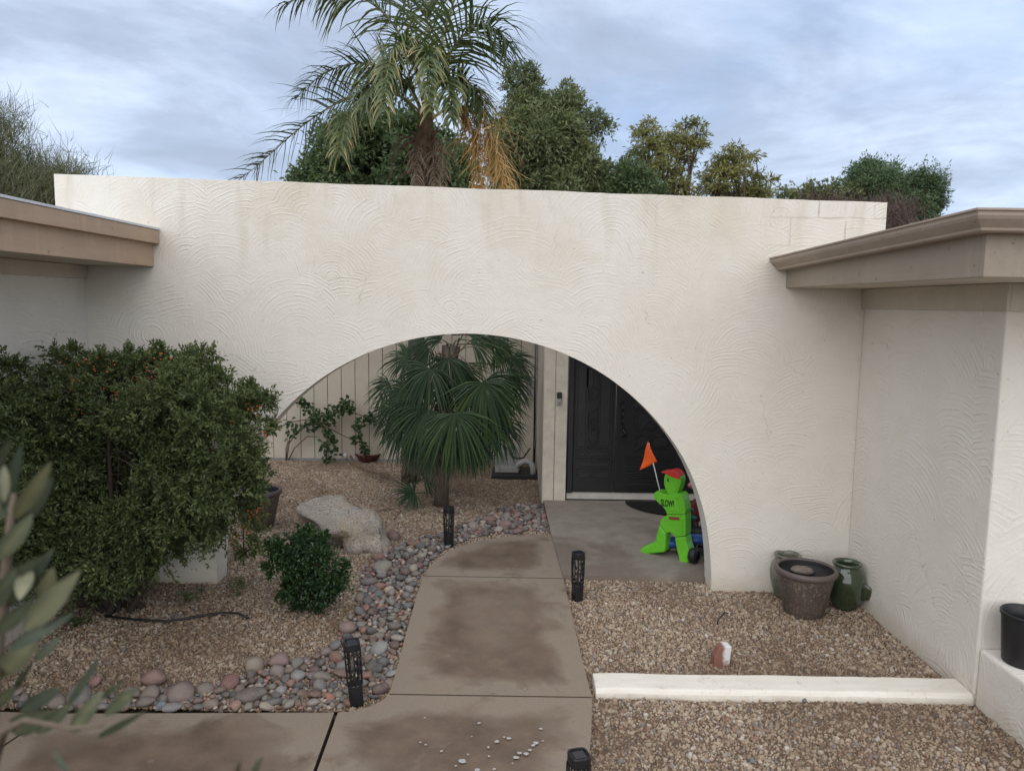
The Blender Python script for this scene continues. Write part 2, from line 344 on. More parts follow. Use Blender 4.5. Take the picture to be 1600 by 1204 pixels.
def paintwood(name, c, axis):
    m, t, b = mat_new(name); o = t.node('ShaderNodeTexCoord').outputs['Object']
    k = [9, 9, 9]; k[axis] = .8
    g = t.noise(t.vmath('MULTIPLY', o, tuple(k)), 3, 5, .65); n = t.noise(o, 1.7, 5, .6, .4); sp = t.noise(o, 26, 3, .6); st = t.noise(t.vmath('MULTIPLY', o, (6, 6, .8)), 1.6, 4, .6)
    col = t.mix(t.maprange(n, .35, .68, 0, .45), c, tuple(x * .74 for x in c)); col = t.mix(t.maprange(g, .45, .7, 0, .3), col, tuple(x * .7 for x in c))
    col = t.mix(t.math('MULTIPLY', t.maprange(st, .55, .7), .35), col, tuple(min(1, x * 1.25) for x in c))
    col = t.mix(t.math('MULTIPLY', t.math('GREATER_THAN', sp, .70), .65), col, (.10, .075, .055))
    t.set(b.inputs['Base Color'], col); b.inputs['Roughness'].default_value = .62; b.inputs['Specular IOR Level'].default_value = .35
    bump(t, b, t.math('ADD', g, t.math('MULTIPLY', sp, .4)), .4, .004); return m
M['fascia'] = paintwood('painted_fascia', (.46, .325, .225), 1); M['fascia_r'] = paintwood('painted_fascia_grey_brown', (.325, .268, .205), 1); M['gutter'] = paintwood('gutter_paint', (.39, .31, .245), 1)
def kerbmat():
    m, t, b = mat_new('kerb_paint'); o = t.node('ShaderNodeTexCoord').outputs['Object']; s = t.node('ShaderNodeSeparateXYZ'); t.l.new(o, s.inputs[0])
    n = t.noise(o, 7, 6, .68, .4); f = t.noise(o, 70, 3, .65); n2 = t.noise(t.vmath('MULTIPLY', o, (1, 5, 5)), 4, 5, .6)
    col = t.mix(t.maprange(n2, .35, .68, 0, .6), (.72, .68, .60), (.60, .545, .455))
    col = t.mix(t.math('MULTIPLY', t.maprange(t.math('ADD', s.outputs[2], t.math('MULTIPLY', n, .09)), .03, .07, 1, 0), .7), col, (.33, .25, .17))
    col = t.mix(t.math('MULTIPLY', t.maprange(t.math('ADD', n, t.math('MULTIPLY', f, .5)), .84, .98), .5), col, (.30, .25, .20))
    t.set(b.inputs['Base Color'], col); b.inputs['Roughness'].default_value = .85; b.inputs['Specular IOR Level'].default_value = .2; bump(t, b, t.math('ADD', n, t.math('MULTIPLY', f, .4)), .6, .008); return m
M['kerb_paint'] = kerbmat()
def resin():
    m, t, b = mat_new('resin_pot'); o = t.node('ShaderNodeTexCoord').outputs['Object']
    n = t.noise(o, 6, 5, .6, .4); st = t.noise(t.vmath('MULTIPLY', o, (9, 9, 1.2)), 4, 4, .65); f = t.noise(o, 60, 3, .6)
    col = t.ramp(n, [(.3, (.050, .038, .034)), (.6, (.085, .064, .054)), (.75, (.115, .070, .058))])
    col = t.mix(t.maprange(t.math('MULTIPLY', st, t.maprange(f, .3, .6)), .38, .55, 0, .55), col, (.24, .185, .11))
    t.set(b.inputs['Base Color'], col); b.inputs['Roughness'].default_value = .55; bump(t, b, f, .2, .002); return m
M['resin'] = resin()
M['resin_rim'] = simple('resin_rim', (.098, .076, .068), .5, .15, 6, 0, .4)
M['resin_in'] = simple('resin_inside', (.022, .020, .021), .6, .2, 6, 0, .3)
M['potsoil'] = simple('pot_soil', (.05, .038, .03), .95, .4, 30, .01, .1)
M['glaze'] = simple('green_glaze', (.036, .052, .026), .12, .35, 7, 0, .55, 0, .6)
M['oldglaze'] = simple('worn_green_glaze', (.035, .08, .045), .4, .35, 7, 0, .5, 0, .2, spread=(.22, .20, .15))
M['terra'] = simple('terracotta', (.12, .05, .036), .8, .2, 8, .002, .2)
def brickpaint():
    m, t, b = mat_new('half_painted_brick'); o = t.node('ShaderNodeTexCoord').outputs['Object']; s = t.node('ShaderNodeSeparateXYZ'); t.l.new(o, s.inputs[0])
    n = t.noise(o, 25, 5, .65); f = t.maprange(t.math('ADD', s.outputs[0], t.math('MULTIPLY', t.math('SUBTRACT', n, .5), .05)), -.012, .006)
    f2 = t.maprange(t.math('ADD', s.outputs[2], t.math('MULTIPLY', t.math('SUBTRACT', n, .5), .10)), .015, .045)
    col = t.mix(t.math('MULTIPLY', f, f2), t.mix(n, (.24, .105, .072), (.18, .08, .058)), (.60, .59, .57))
    t.set(b.inputs['Base Color'], col); b.inputs['Roughness'].default_value = .85; bump(t, b, n, .4, .004); return m
M['brick'] = brickpaint()
M['bark'] = simple('bark', (.085, .065, .05), .9, .4, 14, .015, .2)
M['palm_bark'] = simple('palm_trunk', (.105, .082, .064), .9, .4, 16, .012, .2)
M['boots'] = simple('palm_boots', (.15, .10, .065), .9, .45, 10, .01, .2)
M['twig'] = simple('grey_twig', (.15, .115, .085), .9, .3, 20, 0, .2)
M['redtwig'] = simple('reddish_bare_twig', (.105, .072, .062), .9, .3, 8, 0, .2)
M['berry'] = simple('orange_berry', (.42, .085, .022), .45, .4, 30, 0, .4)
def leafmat(name, stops, rough=.5, trans=.25, spec=.35):
    m, t, b = mat_new(name); a = t.node('ShaderNodeAttribute'); a.attribute_name = 'tint'
    col = t.ramp(a.outputs['Fac'], stops); t.set(b.inputs['Base Color'], col); b.inputs['Roughness'].default_value = rough; b.inputs['Specular IOR Level'].default_value = spec
    tr = t.node('ShaderNodeBsdfTranslucent'); t.set(tr.inputs[0], t.mix(1.0, col, (1.1, 1.25, .6), 'MULTIPLY'))
    mx = t.node('ShaderNodeMixShader'); mx.inputs[0].default_value = trans
    t.l.new(b.outputs[0], mx.inputs[1]); t.l.new(tr.outputs[0], mx.inputs[2]); t.l.new(mx.outputs[0], t.n['Material Output'].inputs[0]); return m
M['l_bush'] = leafmat('firethorn_leaf', [(0, (.046, .062, .024)), (.35, (.078, .104, .038)), (.70, (.125, .152, .056)), (.91, (.195, .205, .080)), (1, (.22, .12, .06))], .5)
M['l_shrub'] = leafmat('glossy_leaf', [(0, (.013, .030, .011)), (.5, (.024, .056, .016)), (.9, (.045, .085, .022)), (1, (.11, .12, .03))], .38, .15, .45)
M['l_dense'] = leafmat('dense_leaf', [(0, (.06, .095, .042)), (.5, (.10, .145, .065)), (1, (.18, .215, .095))], .45)
M['l_big'] = leafmat('grey_green_leaf', [(0, (.10, .125, .062)), (.5, (.165, .19, .088)), (1, (.26, .26, .115))], .5)
M['l_gold'] = leafmat('golden_olive_leaf', [(0, (.16, .175, .065)), (.5, (.245, .235, .085)), (1, (.37, .30, .105))], .6)
M['l_pine'] = leafmat('pine_needle', [(0, (.055, .095, .045)), (.5, (.095, .15, .068)), (1, (.16, .21, .09))], .6, .1)
M['l_pv'] = leafmat('thin_green_twig', [(0, (.06, .068, .035)), (.6, (.105, .115, .052)), (1, (.16, .145, .08))], .7, .1)
M['l_palm'] = leafmat('palm_leaflet', [(0, (.045, .068, .026)), (.4, (.085, .115, .042)), (.7, (.15, .165, .058)), (.85, (.31, .25, .11)), (1, (.42, .30, .16))], .42, .2)
M['l_dead'] = leafmat('dry_palm_leaflet', [(0, (.30, .14, .05)), (.5, (.52, .31, .11)), (1, (.66, .46, .20))], .7, .2)
M['l_brown'] = leafmat('dead_palm_leaflet', [(0, (.12, .085, .062)), (.5, (.19, .14, .10)), (1, (.27, .21, .155))], .85, .1)
M['l_fan'] = leafmat('fan_palm_blade', [(0, (.022, .042, .020)), (.5, (.040, .075, .030)), (.85, (.10, .145, .040)), (1, (.22, .22, .08))], .5, .15, .3)
M['l_vine'] = leafmat('vine_leaf', [(0, (.016, .038, .014)), (.6, (.034, .070, .022)), (1, (.07, .12, .035))], .5)
M['l_olive'] = leafmat('olive_leaf_face', [(0, (.048, .062, .044)), (.5, (.098, .108, .064)), (1, (.24, .23, .14))], .5, .1)

# ------------------------------------------------------------------ the ground
mb = MB(); mb.add([(-420, -120, -.035), (420, -120, -.035), (420, 700, -.035), (-420, 700, -.035)], [(0, 1, 2, 3)])
struct(mb.build('ground', M['soil']))

def offset_grid(poly, step):
    xs = [p[0] for p in poly]; ys = [p[1] for p in poly]; return xs, ys
def inside(p, poly):
    x, y = p; r = False; j = len(poly) - 1
    for i in range(len(poly)):
        xi, yi = poly[i][0], poly[i][1]; xj, yj = poly[j][0], poly[j][1]
        if (yi > y) != (yj > y) and x < (xj - xi) * (y - yi) / (yj - yi) + xi: r = not r
        j = i
    return r
def edge_dist(p, poly):
    d = 1e9
    for i in range(len(poly)):
        a = poly[i - 1]; b = poly[i]; ax, ay = a[0], a[1]; bx, by = b[0] - ax, b[1] - ay; L = bx * bx + by * by
        t = max(0, min(1, ((p[0] - ax) * bx + (p[1] - ay) * by) / L)) if L else 0
        d = min(d, math.hypot(p[0] - ax - bx * t, p[1] - ay - by * t))
    return d
def slab(name, poly, top, parent, mat, thick=.10):
    """concrete slab with rounded arris; 'edge' attribute = nearness to the free edges (dries first)"""
    bm = bmesh.new(); vs = [bm.verts.new((p[0], p[1], top)) for p in poly]; f = bm.faces.new(vs)
    if f.normal.z < 0: f.normal_flip()
    inset = bmesh.ops.inset_region(bm, faces=[f], thickness=.012, depth=0)
    ring = [v for v in bm.verts if edge_dist(v.co, poly) < .004]
    for v in ring: v.co.z -= .008
    e = [e for e in bm.edges if e.is_boundary]; ex = bmesh.ops.extrude_edge_only(bm, edges=e)
    for g in ex['geom']:
        if isinstance(g, bmesh.types.BMVert): g.co.z = top - thick
    bmesh.ops.triangulate(bm, faces=[q for q in bm.faces if len(q.verts) > 4])
    for _ in range(3):
        le = [q for q in bm.edges if q.calc_length() > .16 and min(v.co.z for v in q.verts) > top - .02]
        if le: bmesh.ops.subdivide_edges(bm, edges=le, cuts=1, use_grid_fill=True); bmesh.ops.triangulate(bm, faces=[q for q in bm.faces if len(q.verts) > 4])
    bmesh.ops.recalc_face_normals(bm, faces=bm.faces)
    me = bpy.data.meshes.new(name); bm.to_mesh(me); bm.free(); me.materials.append(mat)
    a = me.attributes.new('edge', 'FLOAT', 'POINT')
    a.data.foreach_set('value', [max(0, 1 - edge_dist(v.co, poly) / .24) for v in me.vertices])
    o = bpy.data.objects.new(name, me); COL.objects.link(o); setpar(o, parent); return o
walk = struct(bpy.data.objects.new('walkway', None)); COL.objects.link(walk)
def gpoly(px, z=.035): return [tuple(G(x, y, z))[:2] for x, y in px]
ZW = .035
def joint(y0, y1, px0, px1, d):
    """the two ends of a saw joint, set back d metres along the walk"""
    a = G(px0, y0, .035); b = G(px1, y1, .035); return [(a.x, a.y + d), (b.x, b.y + d)]
far = joint(897.5, 901.5, 661, 880, .008) + gpoly([(873, 868), (865, 834), (826, 834), (785, 837), (748, 843), (715, 853), (693, 864), (676, 878)])
mid = joint(897.5, 901.5, 661, 880, -.008) + gpoly([(895, 965), (910, 1030)]) + joint(1081.5, 1086.5, 608, 925, .007)[::-1] + gpoly([(622, 1035), (635, 985), (648, 940)])
front = joint(1081.5, 1086.5, 608, 925, -.007) + gpoly([(924, 1140), (919, 1204)]) + [(.26, 2.85), (.15, 2.5), (-.05, 2.1)] + [(-.95, 2.1), (-.93, 2.8)] + gpoly([(494, 1204), (528, 1110), (545, 1109), (562, 1105), (580, 1100), (596, 1092)])
left1 = gpoly([(522, 1110), (488, 1204)]) + [(-.945, 2.8), (-.965, 2.1), (-2.6, 2.1), (-2.47, 2.9)] + gpoly([(82, 1112)])
left2 = gpoly([(77, 1112)]) + [(-2.485, 2.9), (-2.615, 2.1), (-4.4, 2.1), (-4.4, 3.68)]
for p in (far, mid, front, left1, left2): slab('slab', p, ZW, walk, M['concrete'])
porch = struct(bpy.data.objects.new('porch', None)); COL.objects.link(porch)
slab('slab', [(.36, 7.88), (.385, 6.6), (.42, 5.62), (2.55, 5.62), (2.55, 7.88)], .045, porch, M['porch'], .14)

# paint drips on the front slab (dried, a millimetre thick)
mb = MB()
for (px, py, r) in [(722, 1188, 15), (806, 1183, 10), (812, 1176, 9), (822, 1177, 8), (828, 1171, 7), (837, 1160, 10), (833, 1164, 8), (845, 1138, 7), (795, 1153, 9), (748, 1129, 5), (690, 1173, 6), (657, 1159, 4), (665, 1163, 4), (731, 1178, 4), (764, 1181, 5), (745, 1202, 8), (772, 1201, 5), (776, 1158, 9), (788, 1151, 4), (664, 1121, 5), (820, 1076, 4), (763, 1167, 6), (848, 1157, 5), (737, 1150, 3), (712, 1196, 4), (801, 1192, 4)]:
    c = G(px, py, ZW); R_ = r * .0016 * random.uniform(.8, 1.1); n = 9
    mb.add([c + Vector((math.cos(i * 2 * PI / n) * R_ * random.uniform(.7, 1.2), math.sin(i * 2 * PI / n) * R_ * random.uniform(.6, 1.1), .0015)) for i in range(n)], [tuple(range(n))])
tag(struct(mb.build('paint_spot', simple('dried_paint', (.40, .38, .36), .8, .2, 60, 0, .2), walk), 'stuff'), '', '')
for o in bpy.data.objects:
    if o.name == 'paint_spot':
        del o['label']; del o['category']

# ------------------------------------------------------------------ gravel: stuff on a bed, thousands of stones through geometry nodes
def gravel_nodes():
    ng = bpy.data.node_groups.new('scatter_gravel', 'GeometryNodeTree'); t = NT(ng)
    ng.interface.new_socket('Geometry', in_out='INPUT', socket_type='NodeSocketGeometry'); ng.interface.new_socket('Geometry', in_out='OUTPUT', socket_type='NodeSocketGeometry')
    gi = t.node('NodeGroupInput'); go = t.node('NodeGroupOutput')
    g2i = t.node('GeometryNodeGeometryToInstance')
    for k in range(6):
        ic = t.node('GeometryNodeMeshIcoSphere'); ic.inputs['Radius'].default_value = 1; ic.inputs['Subdivisions'].default_value = 2
        sp = t.node('GeometryNodeSetPosition'); t.l.new(ic.outputs[0], sp.inputs[0])
        pos = t.node('GeometryNodeInputPosition').outputs[0]
        nz = t.noise(t.vmath('ADD', pos, (k * 7.1, k * 3.3, 0)), .9, 2, .6, out=1)
        v = t.vmath('ADD', pos, t.vmath('SCALE', t.vmath('SUBTRACT', nz, (.5, .5, .5)), 1.7))
        t.set(sp.inputs['Position'], t.vmath('MULTIPLY', v, [(1, .75, .6), (.9, .9, .7), (1.15, .7, .7), (.8, .8, .8), (1.05, .85, .5), (.95, .65, .8)][k]))
        sm = t.node('GeometryNodeSetMaterial'); t.l.new(sp.outputs[0], sm.inputs[0]); sm.inputs['Material'].default_value = M['gravel']
        t.l.new(sm.outputs[0], g2i.inputs[0])
    d = t.node('GeometryNodeDistributePointsOnFaces', distribute_method='POISSON'); t.l.new(gi.outputs[0], d.inputs['Mesh'])
    d.inputs['Distance Min'].default_value = .0105; d.inputs['Density Max'].default_value = 9500
    iop = t.node('GeometryNodeInstanceOnPoints'); t.l.new(d.outputs['Points'], iop.inputs['Points']); t.l.new(g2i.outputs[0], iop.inputs['Instance']); iop.inputs['Pick Instance'].default_value = True
    rv = t.node('FunctionNodeRandomValue', data_type='FLOAT_VECTOR'); rv.inputs[1].default_value = (6.28, 6.28, 6.28)
    e2r = t.node('FunctionNodeEulerToRotation'); t.l.new(rv.outputs[0], e2r.inputs[0]); t.l.new(e2r.outputs[0], iop.inputs['Rotation'])
    rs = t.node('FunctionNodeRandomValue', data_type='FLOAT'); rs.inputs[2].default_value = 0; rs.inputs[3].default_value = 1
    sc = t.math('ADD', t.math('MULTIPLY', t.math('POWER', rs.outputs[1], 4.0), .0125), .0068); t.set(iop.inputs['Scale'], sc)
    j = t.node('GeometryNodeJoinGeometry'); t.l.new(gi.outputs[0], j.inputs[0]); t.l.new(iop.outputs[0], j.inputs[0]); t.l.new(j.outputs[0], go.inputs[0])
    return ng
GN = gravel_nodes()
def zbed(x, y): return .012 * mnoise.noise((x * 1.7, y * 1.7, 3)) + .006 * mnoise.noise((x * 5, y * 5, 9))
def gravel_bed(polys, name, step=.12):
    V = []; Fc = []
    for poly, holes in polys:
        x0, x1 = min(p[0] for p in poly), max(p[0] for p in poly); y0, y1 = min(p[1] for p in poly), max(p[1] for p in poly)
        nx = int((x1 - x0) / step) + 1; ny = int((y1 - y0) / step) + 1; b0 = len(V)
        for j in range(ny + 1):
            for i in range(nx + 1):
                x = min(x0 + i * step, x1); y = min(y0 + j * step, y1); V.append((x, y, zbed(x, y) - .008))
        for j in range(ny):
            for i in range(nx):
                a = b0 + j * (nx + 1) + i; q = (a, a + 1, a + nx + 2, a + nx + 1)
                c = ((V[q[0]][0] + V[q[2]][0]) / 2, (V[q[0]][1] + V[q[2]][1]) / 2)
                if (inside(c, poly) or edge_dist(c, poly) < .10) and not any(inside(c, h) and edge_dist(c, h) > .10 for h in holes): Fc.append(q)
    me = bpy.data.meshes.new(name); me.from_pydata(V, [], Fc); me.materials.append(M['gravel_bed']); me.update()
    o = bpy.data.objects.new(name, me); COL.objects.link(o); struct(o, 'stuff')
    md = o.modifiers.new('scatter', 'NODES'); md.node_group = GN; return o
walk_edge_l = gpoly([(528, 1110), (562, 1105), (596, 1092), (608, 1082), (635, 985), (661, 897), (676, 878), (715, 853), (785, 837), (865, 833)], 0)
left_bed = [(-4.2, 3.71), (-1.0, 3.71)] + [(a + .02, b) for a, b in walk_edge_l] + [(.36, 7.9), (.30, 9.9), (-4.6, 9.9), (-4.6, 5.7), (-4.2, 5.6)]
walk_edge_r = [(.15, 2.5), (.26, 2.85)] + gpoly([(919, 1204), (924, 1140), (925, 1088), (910, 1030), (895, 965), (880, 904)], 0)
right_bed = [(3.0, 1.9), (-.05, 1.9)] + walk_edge_r + [(.42, 5.64), (2.6, 5.64), (2.6, 1.9)]
gravel_bed([(left_bed, [])], 'gravel'); gravel_bed([(right_bed, [])], 'gravel')

# ------------------------------------------------------------------ river stones along the walk (pieces of the bed)
def stone_mesh(k, sub=2):
    rk = random.Random(100 + k); bm = bmesh.new(); m = 11 + k % 5
    for i in range(m):
        v = Vector((rk.gauss(0, 1), rk.gauss(0, 1), rk.gauss(0, 1))).normalized() * rk.uniform(.85, 1.2); bm.verts.new((v.x, v.y, v.z * rk.uniform(.55, .8)))
    r = bmesh.ops.convex_hull(bm, input=bm.verts); bmesh.ops.delete(bm, geom=list({g for g in r['geom_interior'] if isinstance(g, bmesh.types.BMVert)}), context='VERTS')
    bmesh.ops.triangulate(bm, faces=bm.faces)
    bmesh.ops.subdivide_edges(bm, edges=bm.edges, cuts=1, use_grid_fill=True, smooth=.40)
    for _ in range(k % 2): bmesh.ops.smooth_vert(bm, verts=bm.verts, factor=.35, use_axis_x=True, use_axis_y=True, use_axis_z=True)
    mx = max(max(abs(v.co.x), abs(v.co.y)) for v in bm.verts)
    for v in bm.verts: v.co = v.co * (1.02 / mx)
    for f in bm.faces: f.smooth = True
    me = bpy.data.meshes.new('stone'); bm.to_mesh(me); bm.free(); me.materials.append(M['stone']); return me
SM = [stone_mesh(k) for k in range(14)]
bed = struct(bpy.data.objects.new('river_stone_bed', None)); COL.objects.link(bed)
PAL = [(.17, .165, .165), (.25, .24, .23), (.085, .095, .105), (.28, .205, .17), (.22, .125, .105), (.125, .07, .07), (.065, .08, .085), (.31, .265, .22), (.20, .16, .145), (.38, .34, .29), (.165, .105, .10), (.115, .13, .145), (.22, .18, .17), (.30, .15, .11), (.095, .085, .08), (.28, .27, .26), (.13, .135, .13), (.20, .19, .175)]
stones = []   # x, y, z, r, color, stretch, flat
def add_stone(px, py, wpx, c, flat=.8, stretch=1.0, rot=None):
    p = G(px, py + wpx * .12, .02); sc = 1155 / p.y * 1.0; r = wpx / 2 / sc * .86
    stones.append((p.x, p.y, r * flat * .28, r, c, stretch, flat, rot))
GR, DK, RD, PK, TN, GB = (.25, .245, .24), (.095, .10, .105), (.20, .085, .075), (.36, .20, .165), (.38, .31, .25), (.20, .165, .14)
for a in [(237, 1078, 42, GB, 1.1), (240, 1054, 46, (.27, .15, .13), 1.0), (283, 1078, 50, (.215, .16, .145), 1.0), (320, 1070, 32, GB, 1.1), (361, 1062, 40, (.20, .085, .08), 1.1), (391, 1079, 58, (.115, .098, .092), .9), (398, 1036, 36, (.29, .24, .19), 1.1), (437, 1028, 42, (.24, .15, .15), 1.0), (545, 976, 42, (.23, .155, .14), 1.0), (592, 1008, 38, (.25, .26, .25), .9), (597, 881, 40, (.24, .235, .19), .8), (613, 834, 30, (.135, .075, .08), .9), (606, 918, 24, (.50, .37, .28), .9), (578, 904, 30, (.15, .125, .14), .8), (592, 867, 30, (.25, .12, .095), .8), (742, 818, 30, (.30, .25, .21), .8), (764, 808, 30, (.20, .115, .10), .7), (415, 1030, 20, RD, 1), (424, 1090, 34, DK, .7), (440, 1072, 32, (.30, .29, .30), .9), (505, 1050, 40, (.22, .19, .165), .8), (466, 1048, 34, (.28, .27, .265), .8), (431, 1090, 26, DK, .8), (612, 1047, 26, (.31, .31, .31), .8), (598, 1030, 30, DK, .9), (610, 1062, 28, (.26, .17, .14), .8), (596, 890, 26, GR, .7), (582, 916, 26, DK, .8), (330, 1092, 32, (.27, .2, .17), .8), (418, 1096, 32, TN, .7), (366, 1096, 26, PK, .7), (268, 1098, 36, GR, .7), (250, 1094, 24, (.17, .22, .26), .7), (490, 1090, 26, (.33, .30, .28), .8), (560, 1080, 30, GR, .8), (521, 1064, 24, DK, .8), (515, 1082, 22, (.4, .17, .11), .8), (443, 1085, 13, (.55, .17, .07), 1), (20, 1074, 30, (.30, .22, .2), .8), (150, 1058, 30, (.36, .19, .17), .9), (120, 1082, 56, (.15, .15, .14), .9), (88, 1090, 34, GB, .8), (55, 1094, 38, (.25, .24, .22), .7), (190, 1092, 36, (.22, .18, .16), .8), (160, 1096, 30, GR, .7), (655, 880, 22, (.16, .085, .08), .8), (808, 826, 26, (.2, .12, .12), .8), (826, 805, 30, (.16, .15, .14), .8), (790, 815, 26, (.24, .15, .14), .8)]:
    add_stone(*a[:5])
cob = [gpoly(p, 0) for p in ([(24, 1108), (524, 1109), (560, 1104), (600, 1086), (611, 1072), (627, 1010), (640, 960), (655, 905), (664, 888), (690, 862), (720, 848), (700, 836), (660, 838), (600, 858), (566, 890), (556, 945), (530, 985), (515, 1015), (440, 1040), (400, 1052), (330, 1072), (200, 1080), (20, 1090)],
      [(712, 851), (745, 839), (790, 833), (856, 830), (849, 789), (795, 790), (760, 803), (718, 822), (680, 838), (690, 850)])]
tries = 0; rnd = random.Random(4)
while tries < 34000 and len(stones) < 1150:
    tries += 1; poly = cob[0] if rnd.random() < .72 else cob[1]
    x0, x1 = min(p[0] for p in poly), max(p[0] for p in poly); y0, y1 = min(p[1] for p in poly), max(p[1] for p in poly)
    p = (rnd.uniform(x0, x1), rnd.uniform(y0, y1))
    if not inside(p, poly): continue
    f = tries / 34000
    r = rnd.uniform(.038, .056) if f < .025 else rnd.uniform(.025, .038) if f < .16 else rnd.uniform(.014, .027)
    if edge_dist(p, poly) < r * .5: continue
    if any((p[0] - s[0]) ** 2 + (p[1] - s[1]) ** 2 < ((r + s[3]) * .74) ** 2 for s in stones): continue
    c = rnd.choice(PAL); k = rnd.uniform(.55, 1.15); stones.append((p[0], p[1], r * rnd.uniform(.18, .45), r, tuple(x * k for x in c), rnd.uniform(.7, 1.0), rnd.uniform(.65, 1.0), None))
for i in range(70):                                       # strays on the gravel
    poly = left_bed if rnd.random() < .5 else right_bed
    p = (rnd.uniform(-3.3, 2.5), rnd.uniform(2.7, 7.5)); r = rnd.uniform(.014, .024)
    if not inside(p, poly) or edge_dist(p, poly) < .06 or any((p[0] - s[0]) ** 2 + (p[1] - s[1]) ** 2 < (r + s[3]) ** 2 for s in stones): continue
    c = rnd.choice(PAL + [(.5, .46, .4)] * 3); stones.append((p[0], p[1], r * .45, r, c, .8, .8, None))
stones.sort(key=lambda s: -s[3] / s[1])
rest = MB()
for i, (x, y, z, r, c, st, fl, rot) in enumerate(stones):
    if i < 300:
        o = bpy.data.objects.new('stone', SM[i % 14]); COL.objects.link(o); o.parent = bed
        o.location = (x, y, z); o.scale = (r * 1.05, r * st * 1.0, r * fl); o.rotation_euler = (rnd.uniform(-.4, .4), rnd.uniform(-.4, .4), rnd.uniform(-.5, .5) if i < 50 else rnd.uniform(0, 6.28)); o.color = (*c, 1)
    else:
        me = SM[i % 14]; mt = Matrix.Translation((x, y, z)) @ Matrix.Rotation(rnd.uniform(0, 6.28), 4, 'Z') @ Matrix.Diagonal((r, r * st, r * fl, 1))
        rest.add([mt @ v.co for v in me.vertices], [tuple(p.vertices) for p in me.polygons], i % 4, True)
ms = []
for c in [(.22, .2, .19), (.33, .27, .22), (.13, .125, .125), (.26, .14, .12)]: ms.append(simple('small_river_stone', c, .65, .4, 20, .003))
struct(rest.build('small_stones', mats=ms, parent=bed), 'stuff')

# ------------------------------------------------------------------ arch wall
YF, YB = 5.45, 5.65
def arch_pts(n=72):
    tab = [(0, 1.893), (.15, 1.895), (.3, 1.91), (.55, 1.934), (1.05, 1.937), (1.57, 1.93), (2.0, 1.915), (2.5, 1.893), (3.15, 1.885)]
    out = []
    for i in range(n + 1):
        a = PI * i / n; r = np.interp(a, [q[0] for q in tab], [q[1] for q in tab]); out.append((-.35 + r * math.cos(a), r * math.sin(a)))
    return out
def arch_wall():
    a = arch_pts(); xl, xr, zl, zr, zb = -3.32, 2.69, 3.035, 2.915, -.12
    ap = [(a[0][0], zb)] + a + [(a[-1][0], zb)]
    bm = bmesh.new(); faces = []
    def top(x): t = (x - xl) / (xr - xl); return zl + (zr - zl) * t + .006 * mnoise.noise((x * 2.1, 0, 0)) + .003 * mnoise.noise((x * 9, 4, 0))
    cols = []                                             # column strips: lower point -> top
    xs_r = np.linspace(xr, ap[0][0], 14)[:-1]; xs_l = np.linspace(ap[-1][0], xl, 14)[1:]
    for x in xs_r: cols.append((x, zb))
    for p in ap: cols.append(p)
    for x in xs_l: cols.append((x, zb))
    rows = 10; grid = {}
    for y in (YF, YB):
        g = []
        for (x, z0) in cols: g.append([bm.verts.new((x, y, z0 + (top(x) - z0) * j / rows)) for j in range(rows + 1)])
        grid[y] = g
    n = len(cols)
    for y in (YF, YB):
        for i in range(n - 1):
            for j in range(rows):
                try: bm.faces.new((grid[y][i][j], grid[y][i + 1][j], grid[y][i + 1][j + 1], grid[y][i][j + 1]))
                except ValueError: pass
    f, b = grid[YF], grid[YB]
    for i in range(n - 1):
        bm.faces.new((f[i][0], f[i + 1][0], b[i + 1][0], b[i][0])); bm.faces.new((f[i][-1], f[i + 1][-1], b[i + 1][-1], b[i][-1]))
    for i in (0, n - 1):
        for j in range(rows): bm.faces.new((f[i][j], f[i][j + 1], b[i][j + 1], b[i][j]))
    bmesh.ops.remove_doubles(bm, verts=bm.verts, dist=1e-5); bmesh.ops.recalc_face_normals(bm, faces=bm.faces)
    me = bpy.data.meshes.new('arch_wall'); bm.to_mesh(me); bm.free(); me.materials.append(M['stucco_x'])
    o = bpy.data.objects.new('arch_wall', me); COL.objects.link(o)
    bv = o.modifiers.new('bevel', 'BEVEL'); bv.width = .014; bv.segments = 3; bv.limit_method = 'ANGLE'; bv.angle_limit = math.radians(50)
    return tag(o, 'cream swirled stucco courtyard wall with a wide round arch opening', 'wall')
arch_wall()

# ------------------------------------------------------------------ right house wing
rw = thing('house_wing', 'right hand house wing of swirled stucco with grey brown fascia and gutter', 'house', (2.57, 3.87, 0))
mb = MB(); mb.prism([(2.57, 3.87), (6.5, 3.87), (6.5, 4.07), (2.77, 4.07), (2.77, 5.448), (2.57, 5.448)], -.12, 2.262); mb.build('wall', M['stucco_y'], rw, bevel=.012)
mb = MB(); mb.box((2.573, 2.0, -.12), (4.6, 3.866, .318)); mb.build('ledge', M['stucco_y'], rw, bevel=.02, seg=3)
mb = MB(); mb.box((2.09, 3.30, 2.296), (6.5, 5.447, 2.315)); mb.build('soffit', M['soffit'], rw)
mb = MB(); mb.box((2.548, 3.842, 2.15), (2.568, 5.447, 2.294)); mb.box((2.5685, 3.842, 2.15), (6.5, 3.868, 2.294)); mb.build('frieze_board', M['soffit'], rw, bevel=.003)
mb = MB(); mb.box((2.05, 3.2995, 2.296), (2.088, 5.447, 2.53)); mb.build('fascia_board', M['fascia_r'], rw, bevel=.003)
mb = MB(); mb.box((2.05, 3.262, 2.296), (6.5, 3.298, 2.53)); mb.build('fascia_board', M['fascia_r'], rw, bevel=.003)
def ogee(side):
    """gutter profile (outward distance, height)"""
    return [(0, 2.485), (.062, 2.485), (.072, 2.492), (.074, 2.505), (.088, 2.520), (.110, 2.545), (.118, 2.562), (.118, 2.582), (.128, 2.586), (.128, 2.597), (.110, 2.597), (.108, 2.568), (.06, 2.512), (.004, 2.505)]
